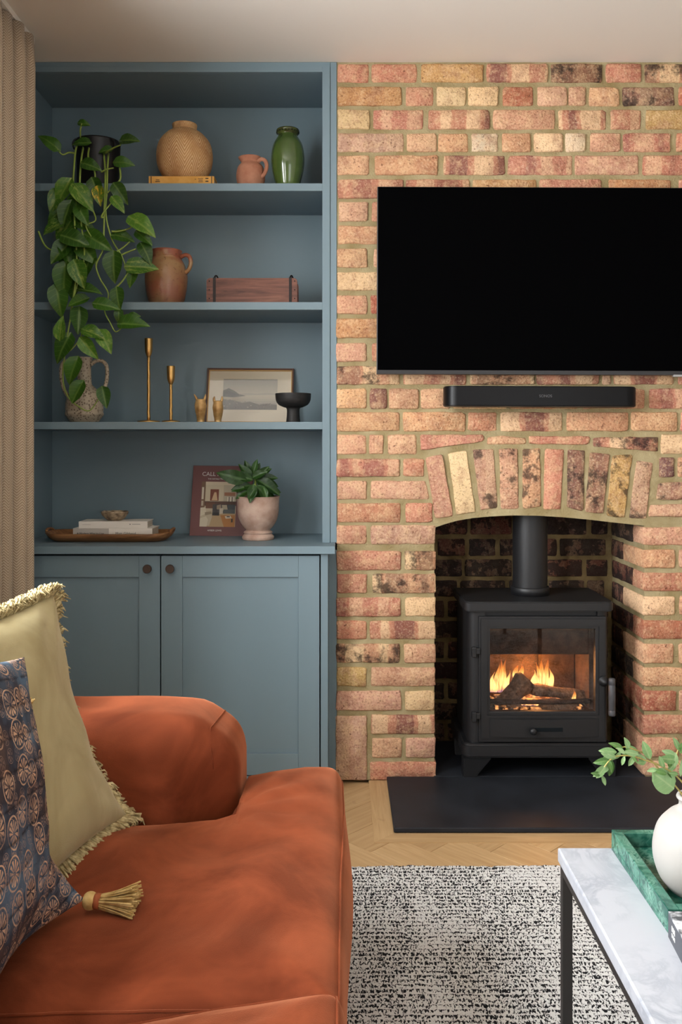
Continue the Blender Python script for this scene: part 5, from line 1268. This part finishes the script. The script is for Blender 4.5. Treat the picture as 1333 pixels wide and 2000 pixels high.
# ================================================================ sofa
from mathutils.bvhtree import BVHTree
def subdivide_eval(bm, levels):
    me = bpy.data.meshes.new('tmp'); bm.to_mesh(me); bm.free()
    ob = bpy.data.objects.new('tmp', me); COL.objects.link(ob)
    md = ob.modifiers.new('s', 'SUBSURF'); md.levels = levels; md.render_levels = levels
    dg = bpy.context.evaluated_depsgraph_get(); r = bpy.data.meshes.new_from_object(ob.evaluated_get(dg)); bpy.data.objects.remove(ob)
    return r
def t_cushion(xb, xf, xs, y0, y1, ye, z0, z1, crown, lift, seed):
    """seat cushion with an ear that wraps the arm front; returns (mesh, seam path)"""
    bm = bmesh.new()
    xs_ = [xb, xb + 0.05, (xb + xs) / 2, xs - 0.02, xs + 0.02, (xs + xf) / 2, xf - 0.06, xf]
    ys_ = [y0, y0 + 0.035, (y0 * 2 + y1) / 3, (y0 + y1 * 2) / 3, y1 - 0.015] + ([y1 + 0.03, ye - 0.06, ye] if ye > y1 else [y1])
    zs_ = [z0, z0 + 0.03, (z0 + z1) / 2, z1 - 0.035, z1]
    def solid(i, j):
        cx_ = (xs_[i] + xs_[i + 1]) / 2; cy_ = (ys_[j] + ys_[j + 1]) / 2
        return not (ye > y1 and cy_ > y1 + 0.005 and cx_ < xs)
    V = {}
    def vv_(i, j, k):
        if (i, j, k) not in V: V[(i, j, k)] = bm.verts.new((xs_[i], ys_[j], zs_[k]))
        return V[(i, j, k)]
    nx_, ny_, nz_ = len(xs_) - 1, len(ys_) - 1, len(zs_) - 1
    def S(i, j): return 0 <= i < nx_ and 0 <= j < ny_ and solid(i, j)
    for i in range(nx_):
        for j in range(ny_):
            if not solid(i, j): continue
            bm.faces.new((vv_(i, j, nz_), vv_(i + 1, j, nz_), vv_(i + 1, j + 1, nz_), vv_(i, j + 1, nz_)))
            bm.faces.new((vv_(i, j, 0), vv_(i, j + 1, 0), vv_(i + 1, j + 1, 0), vv_(i + 1, j, 0)))
            for k in range(nz_):
                if not S(i - 1, j): bm.faces.new((vv_(i, j, k), vv_(i, j, k + 1), vv_(i, j + 1, k + 1), vv_(i, j + 1, k)))
                if not S(i + 1, j): bm.faces.new((vv_(i + 1, j, k), vv_(i + 1, j + 1, k), vv_(i + 1, j + 1, k + 1), vv_(i + 1, j, k + 1)))
                if not S(i, j - 1): bm.faces.new((vv_(i, j, k), vv_(i + 1, j, k), vv_(i + 1, j, k + 1), vv_(i, j, k + 1)))
                if not S(i, j + 1): bm.faces.new((vv_(i, j + 1, k), vv_(i, j + 1, k + 1), vv_(i + 1, j + 1, k + 1), vv_(i + 1, j + 1, k)))
    bm.normal_update()
    me = subdivide_eval(bm, 3)
    co = np.empty(len(me.vertices) * 3); me.vertices.foreach_get('co', co); co = co.reshape(-1, 3)
    for i in range(len(co)):
        x, y, z = co[i]; tz_ = (z - z0) / (z1 - z0)
        ed = min(xf - x, x - xb, y - y0, (ye - y) if x > xs else (y1 - y)); ed = max(0, ed)
        cr = 1 - math.exp(-ed / 0.07)
        u = (x - xb) / (xf - xb)
        wr = nz((x, y, 0), 5, seed) * 0.010 + nz((x, y, 0), 13, seed + 3) * 0.005 * (0.4 + u)
        rad = math.atan2(y - (y1 - 0.06), x - (xs - 0.02)); wr += 0.004 * math.sin(rad * 13) * math.exp(-((math.hypot(x - xs, y - y1) - 0.09) / 0.08) ** 2)
        dz = (crown * cr + wr * cr + lift(x, y)) * max(0, tz_)
        bel = math.sin(PI * max(0, min(1, tz_)))
        if x > xf - 0.04: x += 0.022 * bel * (0.7 + 0.3 * math.sin(y * 9))
        if y < y0 + 0.04: y -= 0.012 * bel
        if y > max(ye, y1) - 0.04: y += 0.012 * bel
        co[i] = (x, y, z + dz)
    me.vertices.foreach_set('co', co.ravel()); me.update()
    me.polygons.foreach_set('use_smooth', [True] * len(me.polygons))
    # seam along the top edge: highest ring of the boxing
    bvh = BVHTree.FromPolygons([tuple(v) for v in co], [tuple(p.vertices) for p in me.polygons])
    ol = [(xb, y0), (xf, y0), (xf, ye), (xs, ye), (xs, y1), (xb, y1)] if ye > y1 else [(xb, y0), (xf, y0), (xf, y1), (xb, y1)]
    path = []
    for i in range(len(ol)):
        a = Vector(ol[i]); b = Vector(ol[(i + 1) % len(ol)]); k = max(2, int((b - a).length / 0.02))
        for q in range(k):
            p = a.lerp(b, q / k); h = bvh.find_nearest((p.x, p.y, z1 + 0.012))
            if h[0] is not None: path.append(h[0] + h[1] * 0.0002)
    return me, path
SX, SY1, SY2 = -0.50, 1.145, 1.755
sofa = thing('sofa', 'rust velvet sofa with loose seat cushions in the left foreground', 'sofa', (-0.45, 1.1, RT))
def mesh_part(name, me, mat, parent):
    me.transform(Matrix.Translation(-Vector(parent.matrix_world.translation))); me.materials.clear(); me.materials.append(M[mat])
    o = bpy.data.objects.new(name, me); COL.objects.link(o); o.parent = parent; o.matrix_world = parent.matrix_world.copy(); return o
me, seam = t_cushion(-0.72, 0.0, -0.205, SY1, SY2, 1.955, 0.255, 0.395, 0.03, lambda x, y: 0.020 * max(0, min(1, (x + 0.45) / 0.3)) + 0.020 * max(0, min(1, (x + 0.22) / 0.14)) * max(0, min(1, (y - 1.5) / 0.3)), 2.0)
c1 = mesh_part('seat_cushion', me, 'rust', sofa); c1['label'] = 'far seat cushion'
MB().tube(seam, 0.0022, 6, closed=True).build('piping', M['rust'], c1)
me, seam = t_cushion(-0.72, 0.0, -0.205, 0.46, SY1 - 0.012, SY1 - 0.012, 0.255, 0.43, 0.045, lambda x, y: 0.05 * max(0, (x + 0.32) / 0.3) - 0.04, 7.0)
c2 = mesh_part('seat_cushion', me, 'rust', sofa); c2['label'] = 'near seat cushion'
MB().tube(seam, 0.0022, 6, closed=True).build('piping', M['rust'], c2)
def armfn(p):
    q = p.copy()
    # the roll slopes down towards its front end and swells a little
    f = max(0.0, (q.x + 0.42) / 0.22)
    if q.z > 0.3: q.z -= 0.012 * f * f
    q.y += 0.006 * nz(q, 5, 4); q.z += 0.004 * nz(q, 6, 9) * (q.z > 0.3)
    d_ = math.exp(-(((q.x + 0.272) / 0.03) ** 2 + ((q.z - 0.555) / 0.03) ** 2))
    q.x -= 0.006 * d_; q.z -= 0.004 * d_
    return q
a1 = MB().rbox((-0.98, SY2 - 0.005, 0.10), (-0.21, 2.005, 0.598), (0.115, 0.075, 0.105), 26, armfn).build('arm', M['rust'], sofa)
bv = BVHTree.FromPolygons([tuple(v.co + Vector(sofa.location)) for v in a1.data.vertices], [tuple(p_.vertices) for p_ in a1.data.polygons])
seam = []
for i in range(24):
    u = i / 23; h_ = bv.find_nearest((-0.252 + 0.02 * u, 1.76 + 0.22 * u, 0.60) if u > 0.12 else (-0.252, 1.745, 0.50 + 0.07 * u / 0.12)); seam.append(h_[0] + h_[1] * 0.0003)
MB().tube(seam, 0.0012, 6).build('seam', M['rust'], a1)
MB().rbox((-0.98, 0.17, 0.10), (-0.205, 0.448, 0.612), (0.115, 0.075, 0.105), 14).build('arm', M['rust'], sofa)
MB().rbox((-0.99, 0.19, 0.12), (-0.665, 1.97, 0.765), (0.09, 0.07, 0.10), 12).build('backrest', M['rust'], sofa)
MB().rbox((-0.95, 0.21, 0.075), (-0.012, 1.95, 0.265), (0.02, 0.02, 0.02), 8).build('base', M['rust'], sofa)
for x in (-0.9, -0.07):
    for y in (0.27, 1.89):
        MB().lathe([(0, 0), (0.017, 0), (0.026, 0.07), (0, 0.07)], 16, (x, y, RT)).build('leg', M['legwood'], sofa)

# ================================================================ cushions on the sofa
def pillow(w, h, t, pinch=0.09, n=44, pw=0.55, sag=0.0, seed=0):
    """pillow in its own axes: x across, y thickness (front = -y), z up from its bottom edge"""
    def pos(u, v, s):
        x = u * w / 2 * (1 - pinch * (1 - v * v) * abs(u) ** 3); z = v * h / 2 * (1 - pinch * (1 - u * u) * abs(v) ** 3)
        th = t / 2 * (max(0, (1 - abs(u) ** 2.6)) * max(0, (1 - abs(v) ** 2.6))) ** pw
        th *= 1 - sag * v
        e = (1 - abs(u) ** 6) * (1 - abs(v) ** 6)
        wr = (0.010 * nz((u * 2.2, v * 2.2, s), 1.0, seed) + 0.006 * math.sin((abs(u) - abs(v)) * 16 + 3 * u * v) * (abs(u * v)) ** 1.2) * e
        return Vector((x, s * (th + max(-th * 0.8, wr)), z + h / 2))
    mb = MB(); uv = []
    for s in (-1, 1):
        rows, uvr = [], []
        for i in range(n + 1):
            u = math.sin((2 * i / n - 1) * PI / 2)
            rows.append([pos(u, math.sin((2 * j / n - 1) * PI / 2), s) for j in range(n + 1)])
            uvr.append([(u * w / 2 + s * 1.3, math.sin((2 * j / n - 1) * PI / 2) * h / 2) for j in range(n + 1)])
        if s > 0: rows = rows[::-1]; uvr = uvr[::-1]
        mb.grid(rows, uvr)
    edge = []
    m_ = 60
    for i in range(m_): edge.append(pos(-1 + 2 * i / m_, -1, 1))
    for i in range(m_): edge.append(pos(1, -1 + 2 * i / m_, 1))
    for i in range(m_): edge.append(pos(1 - 2 * i / m_, 1, 1))
    for i in range(m_): edge.append(pos(-1, 1 - 2 * i / m_, 1))
    return mb, edge
def frame_from(bottom, xdir, up):
    x = Vector(xdir).normalized(); z = Vector(up); z = (z - x * z.dot(x)).normalized(); y = z.cross(x)
    return Matrix(((x.x, y.x, z.x, bottom[0]), (x.y, y.y, z.y, bottom[1]), (x.z, y.z, z.z, bottom[2]), (0, 0, 0, 1)))
# olive cushion: local +x runs towards the far arm, front faces the seat
OW = 0.50
far = Vector((-0.425, 1.735, 0.415)); xd = Vector((0.17, 0.94, 0.0)).normalized()
ob_ = far - xd * OW / 2
om = frame_from(ob_, xd, Vector((-0.165, -0.06, 0.46)))
olv = thing('olive_cushion', 'olive velvet scatter cushion with a fringed edge leaning on the sofa', 'cushion', tuple(ob_))
mb, edge = pillow(OW, 0.465, 0.17, 0.08, 44, 0.5, 0.15, 5)
def slump(p):
    t_ = max(0.0, min(1.0, (p.z - 0.415) / 0.46)); p.x -= 0.055 * math.sin(PI * t_ ** 0.8) + 0.012 * t_; return p
mb.xf(om); mb.v = [slump(v) for v in mb.v]
mb.build('cover', M['olive'], olv)
fr_ = MB(); rnd = random.Random(9)
E = [slump(om @ p) for p in edge]; C0 = om @ Vector((0, 0, 0.25)); ny_ = (om.to_3x3() @ Vector((0, 1, 0)))
for i in range(len(E)):
    a, b = E[i], E[(i + 1) % len(E)]
    for q in range(42):
        p = a.lerp(b, rnd.random()); o_ = (p - C0).normalized(); tn = (b - a).normalized()
        dr_ = (o_ + tn * rnd.uniform(-0.7, 0.7) + ny_ * rnd.uniform(-1.0, 1.0)).normalized()
        L = rnd.uniform(0.014, 0.030); w = rnd.uniform(0.0018, 0.0032)
        st_ = p + Vector((rnd.uniform(-1, 1), rnd.uniform(-1, 1), rnd.uniform(-1, 1))) * 0.003 - o_ * 0.003
        e1_ = st_ + dr_ * L; e2_ = e1_ + (dr_ * 0.3 + Vector((rnd.uniform(-1, 1), rnd.uniform(-1, 1), -0.8))) * L * 0.35
        fr_.tube([st_, st_.lerp(e1_, 0.5) + ny_ * rnd.uniform(-0.002, 0.002), e1_, e2_], [w * 0.7, w, w, w * 0.3], 4, cap=False)
f_ = fr_.build('fringe', M['fringe'], olv); f_['kind'] = 'stuff'; f_['label'] = 'looped yarn fringe'
# block-printed cushion in front
BW = 0.44
far = Vector((-0.482, 1.352, 0.425)); xd = Vector((0.0, 1.0, 0.0)).normalized(); bb = far - xd * BW / 2
bm_ = frame_from(bb, xd, Vector((-0.012, 0.01, 0.40)))
blu = thing('printed_cushion', 'quilted blue block-print cushion with a tassel at the left edge', 'cushion', tuple(bb))
mb, edge = pillow(BW, 0.40, 0.12, 0.07, 44, 0.5, 0.25, 1)
mb.xf(bm_)
for v in mb.v: v.z += 0.26 * max(0.0, 1.35 - v.y) * max(0.0, min(1.0, (v.z - 0.425) / 0.38))
tip = P(166, 1762, 1.352); cor = far.copy()
for v in mb.v:                                        # the lower far corner pulls out to its tassel
    d_ = (v - cor).length
    if d_ < 0.15:
        k = (1 - d_ / 0.15) ** 1.5; v += (tip - cor) * k; v.z += 0.004 * k
mb.build('cover', M['print_cotton'], blu)
def tassel(p0, dr_, L, parent, seed, spread=0.55, n=110):
    rnd = random.Random(seed); p0 = Vector(p0); dr_ = Vector(dr_).normalized(); a = dr_.orthogonal().normalized(); b = dr_.cross(a)
    rotm = dr_.to_track_quat('Z', 'Y').to_matrix().to_4x4()
    kn = MB().lathe(smooth_prof([(0, 0), (0.008, 0.001), (0.0125, 0.007), (0.0125, 0.015), (0.009, 0.020), (0, 0.021)], 3), 18)
    for v in kn.v: v.x *= 1 + 0.05 * math.sin(math.atan2(v.y, v.x) * 14); v.y *= 1 + 0.05 * math.sin(math.atan2(v.y, v.x) * 14)
    hd_ = kn.xf(Matrix.Translation(p0) @ rotm).build('tassel', M['tassel'], parent)
    MB().lathe([(0.0085, 0.017), (0.0112, 0.018), (0.0118, 0.022), (0.0112, 0.027), (0.0085, 0.028)], 18).xf(Matrix.Translation(p0) @ rotm).build('tassel_band', M['cord'], hd_)
    sk = MB()
    for i in range(n):
        an = rnd.uniform(0, 2 * PI); r = rnd.random() ** 0.5; o_ = (a * math.cos(an) + b * math.sin(an)) * r
        s0 = p0 + dr_ * 0.024 + o_ * 0.009; l = L * rnd.uniform(0.8, 1.0)
        s1 = p0 + dr_ * (0.028 + l * 0.4) + o_ * (0.017); s2 = p0 + dr_ * (0.026 + l) + o_ * (spread * l * 0.75 + 0.008)
        for s_ in (s1, s2): 
            if s_.z < p0.z - 0.012: s_.z = p0.z - 0.012 + rnd.uniform(0, 0.003)
        sk.tube(smooth_path([s0, s1, s2], 3), 0.0014, 4)
    s_ = sk.build('tassel_skirt', M['tassel'], hd_); s_['kind'] = 'stuff'
    return hd_
tassel(tip + Vector((-0.003, 0, 0.003)), (1.0, -0.03, -0.06), 0.062, blu, 3)
tc = bm_ @ Vector((BW / 2, 0, 0.39))
tassel(tc + Vector((-0.012, 0.02, -0.055)), (0.02, 0.05, -1.0), 0.045, blu, 5, 0.3, 60)

# ================================================================ coffee table
TX, TYF, TZ = 0.396, 1.586, 0.42
ct = thing('coffee_table', 'white marble coffee table on a thin black steel frame', 'coffee table', (0.7, 1.2, RT))
MB().box((TX, 0.62, TZ - 0.025), (1.02, TYF, TZ), 0.003).build('marble_top', M['marble'], ct)
fr0 = 0.018
for x in (TX + 0.004, 1.016 - fr0):
    for y in (0.624, TYF - 0.004 - fr0):
        MB().box((x, y, RT), (x + fr0, y + fr0, TZ - 0.0252), 0.001).build('leg', M['steel'], ct)
for x in (TX + 0.004, 1.016 - fr0): MB().box((x, 0.624 + fr0, TZ - 0.0252 - fr0), (x + fr0, TYF - 0.004 - fr0, TZ - 0.0252), 0.001).build('rail', M['steel'], ct)
for y in (0.624, TYF - 0.004 - fr0): MB().box((TX + 0.004 + fr0, y, TZ - 0.0252 - fr0), (1.016 - fr0, y + fr0, TZ - 0.0252), 0.001).build('rail', M['steel'], ct)
# green marble tray
ty0, ty1, tx0_, tx1_, hh_, wt = 1.305, 1.578, 0.492, 0.86, 0.0365, 0.017
gt = thing('marble_tray', 'green marble tray on the white marble table', 'tray', ((tx0_ + tx1_) / 2, (ty0 + ty1) / 2, TZ))
MB().box((tx0_, ty0, TZ), (tx1_, ty1, TZ + 0.012), 0.0008).build('bottom', M['green_marble'], gt)
MB().box((tx0_, ty0, TZ + 0.0121), (tx0_ + wt, ty1, TZ + hh_), 0.001).build('side_wall', M['green_marble'], gt)
MB().box((tx1_ - wt, ty0, TZ + 0.0121), (tx1_, ty1, TZ + hh_), 0.001).build('side_wall', M['green_marble'], gt)
MB().box((tx0_ + wt, ty1 - wt, TZ + 0.0121), (tx1_ - wt, ty1, TZ + hh_ - 0.0002), 0.001).build('end_wall', M['green_marble'], gt)
MB().box((tx0_ + wt, ty0, TZ + 0.0121), (tx1_ - wt, ty0 + wt, TZ + hh_ - 0.0002), 0.001).build('end_wall', M['green_marble'], gt)
# white vase
VZ = TZ + 0.0121; vd_ = 1.405
vc = (X(1357, vd_), vd_, VZ)
prof = smooth_prof([(0.03, 0.0), (0.038, 0.002), (0.056, 0.026), (0.0645, 0.062), (0.058, 0.100), (0.040, 0.124), (0.0265, 0.134), (0.0235, 0.141), (0.0245, 0.147), (0.0275, 0.151), (0.0262, 0.155)])
_, mb = vessel('', '', '', 1357, vd_, VZ, prof, None, 0.004)
tag(mb.build('white_vase', M['ceramic_w'], origin=vc), 'round white stoneware vase of eucalyptus in the green tray', 'vase')
# charcoal box book
bm = Matrix.Translation((0.489, 1.296, TZ)) @ Matrix.Rotation(R(-5), 4, 'Z')
bx = thing('charcoal_book', 'charcoal book with a marbled cover beside the green tray', 'book', (0.489, 1.296, TZ))
MB().box((0, -0.24, 0.0), (0.19, 0, 0.003)).xf(bm).build('cover', M['boxgrey'], bx)
MB().box((0, -0.24, 0.0352), (0.19, 0, 0.0385)).xf(bm).build('cover', M['boxtop'], bx)
MB().box((0, -0.24, 0.003), (0.003, 0, 0.0352)).xf(bm).build('spine', M['boxgrey'], bx)
MB().box((0.003, -0.236, 0.003), (0.186, -0.004, 0.0352)).xf(bm).build('pages', M['pages'], bx)
for i in range(3):
    for z0_, z1_ in ((0.010, 0.016), (0.019, 0.027)):
        MB().box((-0.0003, -0.022 - i * 0.006, z0_), (0.0, -0.0185 - i * 0.006, z1_)).xf(bm).build('spine_lettering', M['white_ink'], bx)

# eucalyptus stems in the vase
eu = thing('eucalyptus_stems', 'eucalyptus sprigs standing in the white vase on the table', 'foliage', (vc[0], vc[1], VZ + 0.10))
EL = [leaf_mesh('eucalyptus_leaf', m_, 'oval', f, c_, 0.1) for m_, f, c_ in (('euc', 0.2, 0.2), ('euc_d', 0.25, 0.3), ('euc', 0.3, 0.1))]
ER = leaf_mesh('eucalyptus_leaf', 'euc', 'round', 0.12, 0.15, 0.05)
mouth = Vector((vc[0], vd_, VZ + 0.13))
def stem(pts, r=0.0016):
    p = smooth_path([mouth + Vector((0.0, 0, -0.03))] + [P(*q) for q in pts], 5)
    MB().tube(p, [r * (1 - 0.5 * i / len(p)) for i in range(len(p))], 7).build('stem', M['twig'], eu); return p
stem([(1345, 1572, 1.405), (1320, 1535, 1.40), (1286, 1500, 1.39), (1262, 1474, 1.38), (1240, 1464, 1.37), (1222, 1459, 1.365), (1204, 1462, 1.36)])
stem([(1350, 1572, 1.405), (1335, 1530, 1.40), (1300, 1500, 1.385), (1262, 1485, 1.37), (1235, 1477, 1.36), (1212, 1476, 1.355), (1195, 1482, 1.35), (1180, 1500, 1.345), (1174, 1515, 1.345)])
stem([(1352, 1570, 1.405), (1340, 1530, 1.41), (1330, 1498, 1.42), (1322, 1480, 1.42), (1326, 1462, 1.42)])
stem([(1358, 1570, 1.40), (1362, 1520, 1.40), (1372, 1470, 1.40), (1390, 1430, 1.40)]); stem([(1362, 1570, 1.41), (1385, 1525, 1.42), (1420, 1490, 1.43)])
rng = random.Random(8)
put_leaf(ER, eu, P(1318, 1541, 1.385), 218, 52 * 1.39 / F, rng, 0.1, (0.1, -1, 0.3))
put_leaf(ER, eu, P(1340, 1520, 1.39), 330, 44 * 1.39 / F, rng, 0.1, (0.1, -1, 0.5))
for a in '''1248 1473 195 28|1218 1462 205 26|1230 1462 245 22|1248 1470 205 26|1271 1483 248 32|1263 1490 225 24|1206 1469 185 30|1213 1468 130 16|1222 1472 215 18|1226 1462 110 18|1232 1470 60 16|1240 1476 120 20
1206 1477 178 26|1221 1477 110 16|1236 1478 50 12|1204 1480 205 26|1195 1484 170 30|1190 1487 110 22|1196 1484 100 28|1182 1498 125 24|1186 1494 140 30|1175 1512 190 18|1176 1514 70 18|1190 1484 80 22|1200 1479 200 24
1262 1490 190 18|1285 1502 170 18|1296 1498 250 20|1300 1500 235 18|1310 1500 260 26|1318 1498 275 24|1304 1512 200 24|1318 1520 220 16|1326 1512 190 18|1322 1526 205 20|1330 1500 290 24|1334 1514 320 22|1340 1540 340 24|1344 1530 10 26
1322 1476 200 26|1328 1466 245 24|1324 1484 190 34|1322 1488 140 24|1330 1472 280 26|1336 1470 300 24|1342 1480 340 26|1332 1490 90 24|1346 1500 20 26|1360 1500 340 30|1366 1480 200 26|1372 1470 330 30|1380 1450 250 28|1388 1436 300 28|1390 1520 350 30|1410 1496 320 28'''.replace('\n', '|').split('|'):
    px, py, ang, L_ = map(float, a.split()); dd = 1.345 + (px - 1170) / 220 * 0.06 + rng.uniform(-0.012, 0.012)
    put_leaf(rng.choice(EL), eu, P(px, py, dd), ang, L_ * 1.18 * dd / F, rng, 0.3)
